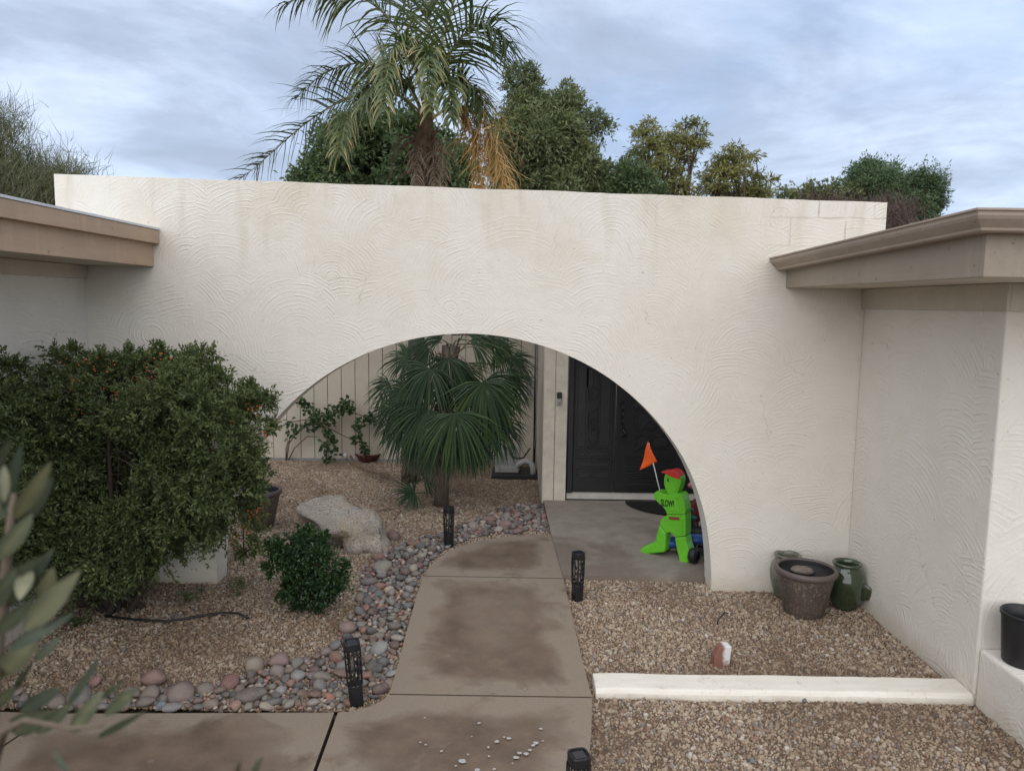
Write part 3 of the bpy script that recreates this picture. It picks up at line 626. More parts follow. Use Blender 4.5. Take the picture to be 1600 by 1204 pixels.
def gutter():
    mb = MB(); pr = ogee(0); n = len(pr)
    A = [(2.048 - d, 5.447, z) for d, z in pr]; B = [(2.048 - d, 3.258 - d, z) for d, z in pr]; Cc = [(6.5, 3.258 - d, z) for d, z in pr]
    mb.add(A + B + Cc, [(i, (i + 1) % n, n + (i + 1) % n, n + i) for i in range(n)] + [(n + i, n + (i + 1) % n, 2 * n + (i + 1) % n, 2 * n + i) for i in range(n)] + [tuple(range(n))])
    return mb.build('gutter', M['gutter'], rw)
gt = gutter()
mb = MB()
for y in (3.62,):
    pr = ogee(0); mb.add([(2.048 - d - .003 * (d > 0), y + s, z - .002 * (z < 2.5)) for s in (-.014, .014) for d, z in pr[:11]], [(i, i + 1, 12 + i, 11 + i) for i in range(10)])
mb.build('gutter_joint', M['gutter'], gt)
mb = MB(); mb.add([(2.02, 3.23, 2.60), (6.5, 3.23, 2.60), (6.5, 5.447, 2.80), (2.02, 5.447, 2.605), (2.02, 3.23, 2.575), (6.5, 3.23, 2.575), (6.5, 5.447, 2.775), (2.02, 5.447, 2.58)],
   [(0, 1, 2), (0, 2, 3), (4, 6, 5), (4, 7, 6), (0, 4, 5, 1), (3, 2, 6, 7), (0, 3, 7, 4), (1, 5, 6, 2)]); mb.build('roof', M['roofing'], rw)

for o in rw.children_recursive:
    if o.name.split('.')[0] in ('gutter', 'gutter_joint', 'roof', 'fascia_board', 'soffit'):
        kind = o.name.split('.')[0]
        for v in o.data.vertices:
            f = max(0.0, v.co.y - 3.26) / 2.19
            if v.co.x < 2.6: v.co.x -= .062 * f
            if kind in ('gutter', 'gutter_joint'): v.co.z = 2.575 - (2.597 - v.co.z) * .82 - .064 * f
            elif kind == 'roof': v.co.z -= .024 + .064 * f * (1 if v.co.x < 3 else 0)
            elif kind == 'fascia_board' and v.co.z > 2.4: v.co.z = 2.545 - .07 * f
# ------------------------------------------------------------------ left house wing
lw = thing('house_wing', 'left hand house wing with two stepped tan fascia boards over stucco wall', 'house', (-3.13, 5.4, 0))
mb = MB(); mb.box((-3.33, 1.2, -.12), (-3.13, 5.448, 2.386)); mb.build('side_wall', M['stucco_y'], lw)
mb = MB(); mb.box((-7, 1.2, 2.388), (-2.66, 5.447, 2.405)); mb.build('soffit', M['soffit'], lw)
mb = MB(); mb.box((-3.128, 1.2, 2.29), (-3.11, 5.447, 2.386)); mb.build('frieze_board', M['soffit'], lw, bevel=.003)
mb = MB(); mb.box((-2.658, 1.2, 2.385), (-2.62, 5.447, 2.556)); mb.build('fascia_board', M['fascia'], lw, bevel=.003)
mb = MB(); mb.box((-2.618, 1.2, 2.548), (-2.575, 5.446, 2.645)); mb.box((-2.66, 1.2, 2.559), (-2.6185, 5.446, 2.645)); mb.build('fascia_board', M['fascia'], lw, bevel=.003)
mb = MB(); mb.add([(-2.57, 1.2, 2.647), (-2.57, 5.447, 2.647), (-7, 5.447, 2.86), (-7, 1.2, 2.86), (-2.57, 1.2, 2.662), (-2.57, 5.447, 2.662), (-7, 5.447, 2.875), (-7, 1.2, 2.875)],
   [(0, 1, 2, 3), (4, 7, 6, 5), (0, 4, 5, 1), (2, 6, 7, 3), (0, 3, 7, 4), (1, 5, 6, 2)]); mb.build('roof', M['flashing'], lw)

# ------------------------------------------------------------------ entry house behind the courtyard
eh = thing('house', 'entry house with beige board siding seen through the arch', 'house', (.36, 7.9, 0))
bw = .186; x = .30
base_me = None; k = 0
while x > -5.0:
    if base_me is None:
        mb = MB(); mb.box((-(bw - .007), 0, 0), (0, .02, 2.72)); o = mb.build('siding_board', M['siding'], eh, bevel=.003, seg=1); base_me = o.data; first = o
    else:
        o = first.copy(); COL.objects.link(o)
    o.location = (x, 9.9 + rng.uniform(-.002, .002), -.02); o.parent = eh; o.matrix_parent_inverse = Matrix.Translation(eh.location).inverted(); x -= bw; k += 1
mb = MB(); mb.box((-5.3, 9.922, -.1), (.33, 10.05, 2.72)); mb.build('back_wall', M['screen'], eh)
mb = MB(); mb.box((-5.3, 9.885, -.06), (.30, 9.899, .03)); mb.build('base_strip', M['metal_grey'], eh)
y = 7.93
while y < 9.85:
    mb = MB(); mb.box((.335, y, -.02), (.36, y + .18, 2.72)); mb.build('siding_board', M['siding'], eh, bevel=.003, seg=1); y += .187
mb = MB(); mb.box((.362, 7.93, -.1), (.45, 10.05, 2.72)); mb.build('return_wall', M['screen'], eh)
# trim boards left of the door
xb = [W(848, 700, 7.87).x, W(866.5, 700, 7.87).x, W(885.5, 700, 7.87).x]
for a, b in zip(xb[:-1], xb[1:]):
    mb = MB(); mb.box((a, 7.86, 0.0), (b - .005, 7.90, 2.72)); mb.build('trim_board', M['trim'], eh, bevel=.003, seg=1)
def dbx(x0, y0, x1, y1, Y0, Y1, mbx):      # box on the door face from photo pixels
    a = W(x0, y0, 7.87); b = W(x1, y1, 7.87); mbx.box((min(a.x, b.x), Y0, min(a.z, b.z)), (max(a.x, b.x), Y1, max(a.z, b.z)))
mb = MB(); mb.box((.612, 7.895, .045), (2.5, 7.93, .13)); mb.build('door_sill', M['sill'], eh, bevel=.004)
mb = MB(); mb.box((.612, 7.862, .118), (.668, 7.94, 2.3)); mb.box((2.5, 7.862, .118), (2.56, 7.94, 2.3)); mb.box((.668, 7.862, 2.24), (2.5, 7.94, 2.3)); mb.build('door_frame', M['door'], eh, bevel=.004)
mb = MB(); mb.box((2.56, 7.9, 0), (4.6, 8.05, 2.72)); mb.box((.60, 7.902, 2.3), (2.56, 8.05, 2.72)); mb.build('front_wall', M['siding'], eh)
def C6(cx, cy): return 800 + cx / 2.8, 500 + cy / 2.8
def leaf_panels(door, rects, bars):
    m_ = MB()
    for (x0, y0, x1, y1) in rects:
        ax, ay = C6(x0, y0); bx, by = C6(x1, y1); p = W(ax, ay, 7.87); q = W(bx, by, 7.87); tw = .012
        lo = (min(p.x, q.x), min(p.z, q.z)); hi = (max(p.x, q.x), max(p.z, q.z))
        m_.box((lo[0], 7.872, lo[1]), (hi[0], 7.884, lo[1] + tw)); m_.box((lo[0], 7.872, hi[1] - tw), (hi[0], 7.884, hi[1]))
        m_.box((lo[0], 7.8725, lo[1] + tw), (lo[0] + tw, 7.884, hi[1] - tw)); m_.box((hi[0] - tw, 7.8725, lo[1] + tw), (hi[0], 7.884, hi[1] - tw))
        m_.box((lo[0] + tw * 1.8, 7.877, lo[1] + tw * 1.8), (hi[0] - tw * 1.8, 7.884, hi[1] - tw * 1.8))
    for pts in bars:
        q = [W(*C6(*p), 7.874) for p in pts]; m_.tube(q, .007, 6, smooth=False)
    m_.build('raised_panel', M['door_raised'], door)
def door_leaf(x0, x1, rects, bars, label=None):
    m_ = MB(); m_.box((x0, 7.885, .125), (x1, 7.925, 2.24)); d = m_.build('door', M['door'], eh, bevel=.004)
    leaf_panels(d, rects, bars); return d
dl = door_leaf(.672, 1.118, [(285, 190, 326, 562), (385, 205, 432, 556), (330, 205, 380, 300), (283, 569, 326, 603), (331, 569, 430, 603), (283, 610, 430, 648), (283, 655, 347, 697), (353, 655, 430, 697)],
   [[(340, 350), (383, 322)], [(338, 405), (383, 375)], [(340, 305), (340, 350)], [(383, 300), (383, 375)], [(338, 405), (338, 480)], [(338, 520), (352, 552), (378, 520), (378, 385)], [(352, 430), (365, 430), (365, 470), (352, 500), (352, 430)], [(330, 556), (383, 556)], [(358, 200), (358, 290)]])
dr = door_leaf(1.130, 2.494, [(455, 165, 462, 745), (500, 590, 700, 615), (500, 625, 700, 655), (500, 665, 700, 690), (500, 700, 720, 735), (545, 400, 640, 480), (545, 500, 600, 560), (610, 500, 690, 560), (520, 230, 700, 300), (520, 310, 610, 390)],
   [[(560, 480), (600, 440), (640, 470)], [(540, 570), (620, 510), (690, 500)], [(510, 380), (540, 350), (640, 350)]])
mb = MB()
for cy in (350, 385, 415, 445):
    p = W(*C6(486, cy), 7.868); mb.tube([p + Vector((-.012, 0, .03)), p + Vector((.010, -.012, 0)), p + Vector((-.010, 0, -.03))], .010, 8)
p = W(*C6(486, 490), 7.868); mb.tube([p + Vector((0, 0, .05)), p + Vector((.0, -.045, .02)), p + Vector((.03, -.05, -.02)), p + Vector((0, 0, -.05))], .012, 8); mb.box((p.x - .035, 7.866, p.z - .08), (p.x + .035, 7.8845, p.z + .02))
mb.build('handle', M['black'], dr)
c = W(874, 622, 7.855); mb = MB(); mb.box((c.x - .027, 7.832, c.z - .066), (c.x + .027, 7.859, c.z - .002)); db = mb.build('doorbell', M['plastic_grey'], eh, bevel=.006)
mb = MB(); mb.box((c.x - .027, 7.832, c.z), (c.x + .027, 7.859, c.z + .066)); mb.build('camera_face', M['door'], db, bevel=.006)
mb = MB(); mb.lathe([(0, 0), (.011, 0), (.014, .004), (.014, .01)], 20); mb.build('button', M['hose_grey'], db, xf=Matrix.Translation((c.x, 7.826, c.z - .034)) @ Matrix.Rotation(-PI / 2, 4, 'X'))
mb = MB(); mb.box((-5.4, 9.0, 2.722), (.40, 13, 2.86)); mb.box((.402, 6.75, 2.722), (4.8, 13, 2.86)); mb.build('roof', M['soffit'], eh)  # unseen roof; its back eave is deepened over the courtyard to shade it
mb = MB(); mb.tube([W(838, 520, 9.7), W(838.5, 655, 9.7), W(836, 700, 9.7)], .012, 8); mb.box((W(834, 0, 9.7).x - .01, 9.68, .95), (W(834, 0, 9.7).x + .06, 9.76, 1.2)); mb.build('conduit', M['metal_grey'], eh)
mb = MB(); p = W(540, 712, 9.88); mb.tube([p + Vector((0, .01, -.05)), p + Vector((0, -.03, .0)), p + Vector((0, -.03, .04))], .018, 8); mb.build('spigot', M['white_pl'], eh)

# dark half-round doormat
mb = MB(); n = 24; cxm, cym = W(1065, 790, 7.75).x, 7.78
mb.prism([(cxm + .60 * math.cos(PI + PI * i / n), cym + .52 * math.sin(PI + PI * i / n)) for i in range(n + 1)], .046, .062)
tag(mb.build('doormat', M['mat']), 'dark half round rubber doormat lying before the black double door', 'doormat')

# ------------------------------------------------------------------ low white border wall
mb = MB(); p0, p1, p2, p3 = G(932, 1096), G(1520, 1104), G(1478, 1066, .0), G(930, 1060)
zt = .052; fl = G(930, 1075, zt); fr = G(1522, 1100, zt)
xs = np.linspace(.485, 2.568, 22); V = []
prof = [(3.845, -.1), (3.86, zt * .55), (3.875, zt), (4.04, zt + .003), (4.055, .02), (4.06, -.1)]
for i, x in enumerate(xs):
    for y, z in prof: V.append((x + .004 * mnoise.noise((i, y * 9, 1)), y + .010 * mnoise.noise((x * 2.3, y, 1)) + .004 * mnoise.noise((x * 9, y, 5)), z + (.006 * mnoise.noise((x * 3, y * 3, 7)) if z > 0 else 0)))
n = len(prof); mb.add(V, [(i * n + j, (i + 1) * n + j, (i + 1) * n + j + 1, i * n + j + 1) for i in range(len(xs) - 1) for j in range(n - 1)] + [tuple(range(n)), tuple(range((len(xs) - 1) * n, len(xs) * n))])
tag(mb.build('border_wall', M['kerb_paint'], bevel=.008), 'low cream painted concrete border between the two gravel beds', 'kerb')

# ------------------------------------------------------------------ pots
def resin_pot(loc, rt, rb, h, label, stretch=1.0, soil=.6):
    t = thing('flower_pot', label, 'flower pot', loc)
    mb = MB(); k = h / .37
    mb.lathe([(0, 0), (rb * .96, 0), (rb, .012), (rb + (rt - rb) * .45, h * .5), (rt * .93, h * .86), (rt * .93, h * .87)], 56); mb.build('body', M['resin'], t, xf=Matrix.Translation(loc))
    mb = MB(); mb.lathe([(rt * .93, h * .865), (rt * .985, h * .875), (rt * 1.02, h * .90), (rt * 1.03, h * .94), (rt * 1.01, h * .985), (rt * .96, h), (rt * .90, h * .995), (rt * .885, h * .96)], 56); mb.build('rim', M['resin_rim'], t, xf=Matrix.Translation(loc))
    mb = MB(); mb.lathe([(rt * .885, h * .965), (rt * .87, h * .9), (rb + (rt - rb) * soil * .8, h * soil), (0, h * soil)], 56); mb.build('inside', M['resin_in'], t, xf=Matrix.Translation(loc))
    return t
ploc = G(1265, 966) + Vector((0, .11, -.012))
P1 = resin_pot(ploc, .208, .135, .345, 'large weathered brown resin pot holding a flat stone, in the right corner', 1, .80)
bm = bmesh.new(); bmesh.ops.create_icosphere(bm, subdivisions=3, radius=1)
for v in bm.verts: v.co = Vector((v.co.x * .085, v.co.y * .06, v.co.z * .03)) * (1 + .12 * mnoise.noise(v.co * 2))
me = bpy.data.meshes.new('rock'); bm.to_mesh(me); bm.free(); me.materials.append(M['stone']); me.polygons.foreach_set('use_smooth', [True] * len(me.polygons))
o = bpy.data.objects.new('rock', me); COL.objects.link(o); o.location = ploc + Vector((.0, .06, .298)); o.color = (.15, .125, .115, 1); o.rotation_euler = (0, .1, .1)
tag(o, 'flat grey brown stone lying inside the large brown resin pot', 'rock')
q = G(405, 826); resin_pot(q + Vector((-.02, .10, 0)), .20, .125, .36, 'brown resin pot standing behind the big bush left of the boulder', 1, .45)
def jar(loc, s, label, mat, open_pocket=True, rot=0):
    t = thing('strawberry_jar', label, 'jar', loc)
    X_ = Matrix.Translation(loc) @ Matrix.Rotation(rot, 4, 'Z') @ Matrix.Scale(s, 4)
    mb = MB(); mb.lathe([(0, 0), (.078, 0), (.082, .012), (.098, .06), (.115, .13), (.120, .18), (.112, .23), (.092, .268), (.076, .285), (.074, .293)], 48); mb.build('body', mat, t, xf=X_)
    mb = MB(); mb.lathe([(.074, .290), (.090, .295), (.096, .305), (.094, .315), (.086, .317), (.072, .308), (.07, .28), (.09, .2), (.0, .15)], 48); mb.build('rim', mat, t, xf=X_)
    mb = MB()
    for a in ((-.45,) if open_pocket else (.9,)):
        d = Vector((math.cos(a), math.sin(a), 0)); sd = Vector((-d.y, d.x, 0)); c0 = d * .098 + Vector((0, 0, .135))
        rings = [(-.01, -.065, .02, .2), (.014, -.045, .048, .4), (.036, -.01, .062, .6), (.050, .025, .066, .75), (.056, .036, .064, .8), (.052, .038, .056, .8), (.036, .02, .046, .6), (.012, -.01, .02, .4)]
        vs = []; nn = 20
        for (o_, z_, r_, tl) in rings:
            up = (Vector((0, 0, 1)) * math.cos(.9) * 1 + -d * math.sin(.9)).normalized()
            ax = d * math.sin(.5) + Vector((0, 0, 1)) * math.cos(.5); u2 = sd.cross(ax).normalized()
            for j in range(nn):
                qn = 2 * PI * j / nn; vs.append(c0 + d * o_ + Vector((0, 0, z_)) + sd * (r_ * math.cos(qn)) + u2 * (r_ * math.sin(qn)))
        mb.add(vs, [(i * nn + j, i * nn + (j + 1) % nn, (i + 1) * nn + (j + 1) % nn, (i + 1) * nn + j) for i in range(len(rings) - 1) for j in range(nn)], 0, True)
    mb.build('pocket', mat, t, xf=X_); return t
jar(G(1326, 955) + Vector((.01, .09, 0)), 1.06, 'glossy green strawberry jar right of the large brown pot', M['glaze'], True, .1)
jar(G(1229, 931) + Vector((0, .02, 0)), 1.02, 'worn green jar half hidden behind the large brown pot', M['oldglaze'], False)
pc = Vector((2.705, 3.70, .321)); t = thing('flower_pot', 'tall black plastic nursery pot standing on the stucco ledge', 'flower pot', pc)
mb = MB(); mb.lathe([(0, 0), (.098, 0), (.102, .006), (.118, .235), (.118, .25)], 48); mb.build('body', M['black'], t, xf=Matrix.Translation(pc))
mb = MB(); mb.lathe([(.118, .25), (.125, .252), (.126, .268), (.123, .272), (.117, .27), (.112, .2), (.1, .05), (0, .05)], 48); mb.build('rim', M['black'], t, xf=Matrix.Translation(pc))

# half painted brick
c = G(1128, 1041); mb = MB(); mb.add([(-.052, -.028, -.03), (.040, -.030, -.03), (.038, .03, -.03), (-.05, .03, -.03), (-.050, -.026, .06), (-.030, -.026, .108), (-.010, -.028, .122), (.042, -.028, .118), (.040, .028, .118), (-.008, .028, .122), (-.03, .028, .1), (-.05, .028, .055)],
   [(0, 1, 7, 6, 5, 4), (3, 11, 10, 9, 8, 2), (0, 3, 2, 1), (1, 2, 8, 7), (7, 8, 9, 6), (6, 9, 10, 5), (5, 10, 11, 4), (4, 11, 3, 0)])
o = mb.build('brick', M['brick'], bevel=.005); o.location = c + Vector((0, .03, 0)); o.rotation_euler = (.06, .04, .1); o.scale = (1.08, 1.1, 1.1)
tag(o, 'broken red brick half painted white standing upright in right gravel', 'brick')

# ------------------------------------------------------------------ boulder
def hullrock(name, pts, mat, label, cat, disp=.02, sub=3, loc=(0, 0, 0)):
    bm = bmesh.new()
    for p in pts: bm.verts.new(p)
    r = bmesh.ops.convex_hull(bm, input=bm.verts); bmesh.ops.delete(bm, geom=list({g for g in r['geom_interior'] if isinstance(g, bmesh.types.BMVert)}), context='VERTS')
    bmesh.ops.triangulate(bm, faces=bm.faces)
    for _ in range(sub): bmesh.ops.subdivide_edges(bm, edges=bm.edges, cuts=1, use_grid_fill=True, smooth=.05 if _ < 1 else 0)
    bm.normal_update()
    for v in bm.verts:
        p = v.co; n = mnoise.fractal(p * 4.2, .9, 2.2, 5) * disp * 1.5 + mnoise.fractal(p * 11, .8, 2.1, 4) * disp * .45 + (abs(mnoise.noise(p * 2.4 + Vector((3, 3, 3)))) - .2) * disp * 1.6
        v.co = p + v.normal * n
    me = bpy.data.meshes.new(name); bm.to_mesh(me); bm.free(); me.materials.append(mat); me.polygons.foreach_set('use_smooth', [True] * len(me.polygons))
    o = bpy.data.objects.new(name, me); COL.objects.link(o); return tag(o, label, cat)
bl = thing('boulder', 'large pale granite boulder lying in the gravel behind the small shrub', 'boulder', G(540, 850))
pts = [W(461, 795, 6.43), W(468, 790, 6.58), W(490, 781, 6.68), W(535, 776, 6.68), W(560, 794, 6.43), W(564, 806, 6.40), W(545, 830, 6.15), W(530, 842, 6.22), W(512, 829, 6.15), W(490, 814, 6.35), W(466, 803, 6.57), W(508, 792, 6.53), (-1.75, 6.85, -.1), (-1.45, 7.05, -.1), (-1.25, 6.7, -.1), (-1.45, 6.45, -.1), (-1.62, 6.55, -.1)]
o = hullrock('rock_lobe', pts, M['boulder'], '', '', .036); del o['label']; del o['category']; setpar(o, bl)
pts = [W(530, 818, 6.27), W(548, 797, 6.38), W(575, 799, 6.43), W(590, 811, 6.40), W(598, 832, 6.20), W(604, 856, 6.22), W(590, 862, 6.15), W(546, 863, 6.15), W(533, 846, 6.20), W(560, 815, 6.27), (-1.05, 6.6, -.1), (-1.35, 6.95, -.05), (-1.5, 6.5, -.1), (-1.38, 6.17, -.1), (-1.05, 6.25, -.1)]
o = hullrock('rock_lobe', pts, M['boulder'], '', '', .038); del o['label']; del o['category']; setpar(o, bl)

# ------------------------------------------------------------------ solar path lights
def sq(r, a):   # rounded-square radius
    return r / ((abs(math.cos(a)) ** 4 + abs(math.sin(a)) ** 4) ** .25)
def lattice_mesh(seed):
    rr = random.Random(seed); mb = MB(); z0, z1 = .115, .315
    def P(a, z): r = sq(.036 + .007 * (z / .35), a); return Vector((r * math.cos(a), r * math.sin(a), z))
    nb = 12; ph = [[rr.uniform(-.16, .16) for _ in range(6)] for _ in range(nb)]
    for i in range(nb):
        pts = []
        for j in range(6):
            pts.append(P(2 * PI * (i + ph[i][j]) / nb, z0 + (z1 - z0) * j / 5))
        mb.tube(pts, .0042, 5, cap=False)
        for j in range(0, 5):
            if rr.random() < .62:
                a = P(2 * PI * (i + ph[i][j]) / nb, z0 + (z1 - z0) * j / 5); i2 = (i + 1) % nb; b = P(2 * PI * (i2 + ph[i2][j + 1]) / nb, z0 + (z1 - z0) * (j + rr.uniform(.5, 1)) / 5)
                mb.tube([a, b], .0036, 5, cap=False)
    return mb
def ring_prof(prof, n=32):
    mb = MB(); vs = []
    for r, z in prof:
        for j in range(n): a = 2 * PI * j / n; q = sq(r, a) if r > 0 else 0; vs.append((q * math.cos(a), q * math.sin(a), z))
    mb.add(vs, [(i * n + j, i * n + (j + 1) % n, (i + 1) * n + (j + 1) % n, (i + 1) * n + j) for i in range(len(prof) - 1) for j in range(n)], 0, False); return mb
pl = thing('path_light', 'x', 'path light', (0, 0, 0), 'solar path lights along the walkway')
ring_prof([(0, -.05), (.036, -.05), (.0385, .112), (.035, .117), (0, .117)]).build('base', M['light_black'], pl)
lattice_mesh(3).build('lattice', M['light_black'], pl)
ring_prof([(.0405, .310), (.0415, .310), (.0425, .35), (.041, .354), (.034, .354), (.033, .347), (0, .347)]).build('cap', M['light_black'], pl)
mb = MB(); mb.box((-.024, -.024, .3475), (.024, .024, .3495)); mb.build('solar_panel', M['solar'], pl)
mb = MB(); mb.lathe([(0, .117), (.007, .117), (.007, .31), (0, .31)], 12); mb.build('lamp_core', M['diffuser'], pl)
LTS = [(G(902, 935), .45, 0, 'black latticed solar path light right of the walkway, at porch slab corner'), (G(557, 1098), .3, -.065, 'black latticed solar path light tilted among river stones by the walkway bend'),
       (G(701, 852), .7, 0, 'black latticed solar path light farthest back, at the top bend of the walkway'), (Vector((.285, 2.80, 0)), .3, .02, 'black latticed solar path light nearest the camera, cut by the bottom edge')]
for i, (p, rz, tilt, lab) in enumerate(LTS):
    if i == 0: o = pl
    else:
        o = pl.copy(); COL.objects.link(o)
        for ch in list(pl.children):
            c = ch.copy(); COL.objects.link(c); c.parent = o
    o.location = p; o.rotation_euler = (0, tilt, rz); o['label'] = lab

# ------------------------------------------------------------------ lime green SLOW figure
kp = Vector((1.36, 6.10, .045)); kn = Vector((-.60, -.80, 0)).normalized(); ku = Vector((.80, -.60, 0)).normalized()
kid = thing('warning_figure', 'lime green child shaped SLOW warning figure with red cap and orange flag', 'warning sign', kp)
def KP(cx, cy, off=0):        # crop pixel -> (u, z) in the plane of the figure
    d = ray(980 + cx / 5.235, 680 + cy / 5.235); tt = (kp - CAM).dot(kn) / d.dot(kn); p = CAM + d * tt; return (p - kp).dot(ku), p.z
def plate(name, outline, t0, t1, mat, parent, bevel=.020, holes=None, seg=4):
    mb = MB(); n = len(outline); pts = [KP(*p) for p in outline]; vs = []
    for t in (t0, t1):
        for (u, z) in pts: v = kp + ku * u + kn * t; vs.append((v.x, v.y, z))
    mb.add(vs, [tuple(range(n)), tuple(range(2 * n - 1, n - 1, -1))] + [(i, n + i, n + (i + 1) % n, (i + 1) % n) for i in range(n)])
    if name in ('torso', 'hips', 'leg', 'head'):                      # raised moulded panel inside the outline
        cu_, cz_ = sum(p[0] for p in pts) / n, sum(p[1] for p in pts) / n; q = .80
        ins = [(cu_ + (u - cu_) * q, cz_ + (z - cz_) * q) for u, z in pts] if name != 'leg' else None
        if ins:
            vs = [tuple((kp + ku * u + kn * t)[:2]) + (z,) for t in (t1 - .002, t1 + .004) for u, z in ins]
            mb.add(vs, [tuple(range(n)), tuple(range(2 * n - 1, n - 1, -1))] + [(i, n + i, n + (i + 1) % n, (i + 1) % n) for i in range(n)])
    return mb.build(name, mat, parent, bevel=bevel, seg=seg)
TH = .058
body = plate('torso', [(345, 470), (318, 466), (290, 452), (262, 447), (246, 462), (243, 490), (256, 515), (285, 545), (315, 572), (338, 600), (346, 624), (352, 632), (496, 632), (500, 600), (494, 560), (486, 520), (474, 482), (458, 464), (430, 462), (400, 470)], -TH, TH, M['green_pl'], kid)
plate('head', [(330, 310), (322, 345), (322, 385), (332, 425), (345, 452), (352, 468), (395, 472), (425, 466), (440, 440), (452, 405), (458, 365), (456, 335), (440, 318), (390, 300), (350, 300)], -TH * .85, TH * .85, M['green_pl'], kid)
plate('cap', [(292, 290), (312, 283), (345, 284), (365, 277), (400, 275), (430, 292), (448, 318), (456, 350), (432, 348), (395, 338), (362, 322), (340, 306), (318, 302)], -TH * .95, TH * .95, M['red_pl'], kid, .010)
plate('hips', [(352, 636), (330, 652), (305, 672), (296, 690), (290, 715), (345, 785), (375, 778), (395, 790), (412, 815), (500, 806), (500, 700), (498, 636)], -TH, TH, M['green_pl'], kid)
plate('leg', [(286, 718), (272, 755), (260, 800), (252, 850), (215, 872), (160, 895), (130, 918), (121, 945), (126, 970), (152, 972), (215, 955), (290, 948), (328, 945), (336, 900), (338, 840), (340, 788)], -TH, TH, M['green_pl'], kid)
plate('leg', [(413, 819), (418, 870), (430, 930), (446, 985), (448, 1030), (470, 1050), (490, 1052), (520, 1020), (560, 1008), (556, 985), (530, 930), (510, 870), (500, 812)], -TH, TH, M['green_pl'], kid)
plate('badge', [(366, 650), (452, 654), (454, 678), (368, 672)], TH + .0042, TH + .010, M['brown_badge'], kid, .002)
plate('eye', [(352, 342), (358, 340), (363, 350), (362, 366), (355, 370), (351, 358)], TH * .85 + .0042, TH * .85 + .008, M['ink'], kid, .001)
plate('arm_groove', [(426, 494), (434, 494), (456, 590), (448, 592)], TH + .004, TH + .009, M['green_pl'], kid, .001)
def K3(cx, cy, off=0): u, z = KP(cx, cy); v = kp + ku * u + kn * off; return Vector((v.x, v.y, z))
mb = MB(); mb.tube([K3(272, 470, 0), K3(240, 340, 0), K3(212, 225, 0), K3(176, 60, 0)], .0045, 8); mb.build('flag_pole', M['white_pl'], kid)
fl = [K3(174, 48), K3(250, 212), K3(108, 283)]; mb = MB(); nsub = 8; idx = {}; vs = []
for i in range(nsub + 1):
    for j in range(nsub + 1 - i):
        a, b = i / nsub, j / nsub; p = fl[0] * (1 - a - b) + fl[1] * a + fl[2] * b + kn * (.010 * math.sin(b * 7 + a * 3) + .008); idx[i, j] = len(vs); vs.append(p)
tri = []
for i in range(nsub):
    for j in range(nsub - i):
        tri.append((idx[i, j], idx[i + 1, j], idx[i, j + 1]))
        if i + j < nsub - 1: tri.append((idx[i + 1, j], idx[i + 1, j + 1], idx[i, j + 1]))
mb.add(vs, tri, 0, True); fo = mb.build('flag', M['orange_pl'], kid); sd = fo.modifiers.new('thick', 'SOLIDIFY'); sd.thickness = .002
cu = bpy.data.curves.new('slow_text', 'FONT'); cu.body = 'SLOW!'; cu.size = 1; cu.extrude = .02; cu.offset = .028
to = bpy.data.objects.new('lettering', cu); COL.objects.link(to); bpy.context.view_layer.update()
tm = bpy.data.meshes.new_from_object(to.evaluated_get(bpy.context.evaluated_depsgraph_get())); COL.objects.unlink(to); bpy.data.objects.remove(to)
a, b, c_, d_ = KP(302, 566), KP(408, 572), KP(302, 508), KP(408, 520)
xs = [v.co.x for v in tm.vertices]; zs = [v.co.y for v in tm.vertices]; x0, x1, y0, y1 = min(xs), max(xs), min(zs), max(zs)
for v in tm.vertices:
    s = (v.co.x - x0) / (x1 - x0); q = (v.co.y - y0) / (y1 - y0)
    lo = (a[0] + (b[0] - a[0]) * s, a[1] + (b[1] - a[1]) * s); hi = (c_[0] + (d_[0] - c_[0]) * s, c_[1] + (d_[1] - c_[1]) * s)
    u = lo[0] + (hi[0] - lo[0]) * q; z = lo[1] + (hi[1] - lo[1]) * q; w3 = kp + ku * u + kn * (TH + .0062 + v.co.z * .02); v.co = (w3.x, w3.y, z)
tm.materials.clear(); tm.materials.append(M['ink']); o = bpy.data.objects.new('lettering', tm); COL.objects.link(o); setpar(o, kid)
mb = MB()   # black rear foot ballast under the right leg
for k in range(5):
    a0 = K3(540 + k * 8, 1080, 0)
def blob(cn, r, sx=1, sy=1, sz=1, seed=0, amp=.12):
    bm = bmesh.new(); bmesh.ops.create_icosphere(bm, subdivisions=3, radius=r); vs = []
    for v in bm.verts: p = v.co * (1 + amp * mnoise.noise(v.co / r * 1.6 + Vector((seed, 0, 0)))); vs.append(Vector((p.x * sx, p.y * sy, p.z * sz)) + Vector(cn))
    fs = [tuple(v.index for v in f.verts) for f in bm.faces]; bm.free(); return vs, fs
def wheel(parent, c, ax, r, wd, tire, hub):
    a = Vector(ax).normalized(); q = a.to_track_quat('Z', 'Y').to_matrix().to_4x4(); X_ = Matrix.Translation(c) @ q
    mb = MB(); mb.lathe([(r * .55, -wd / 2), (r * .9, -wd / 2), (r, -wd * .3), (r, wd * .3), (r * .9, wd / 2), (r * .55, wd / 2)], 28); t_ = mb.build('wheel', tire, parent, xf=X_)
    mb = MB(); mb.lathe([(0, -wd * .4), (r * .55, -wd * .42), (r * .55, wd * .42), (0, wd * .4)], 20); mb.build('hub', hub, t_, xf=X_)
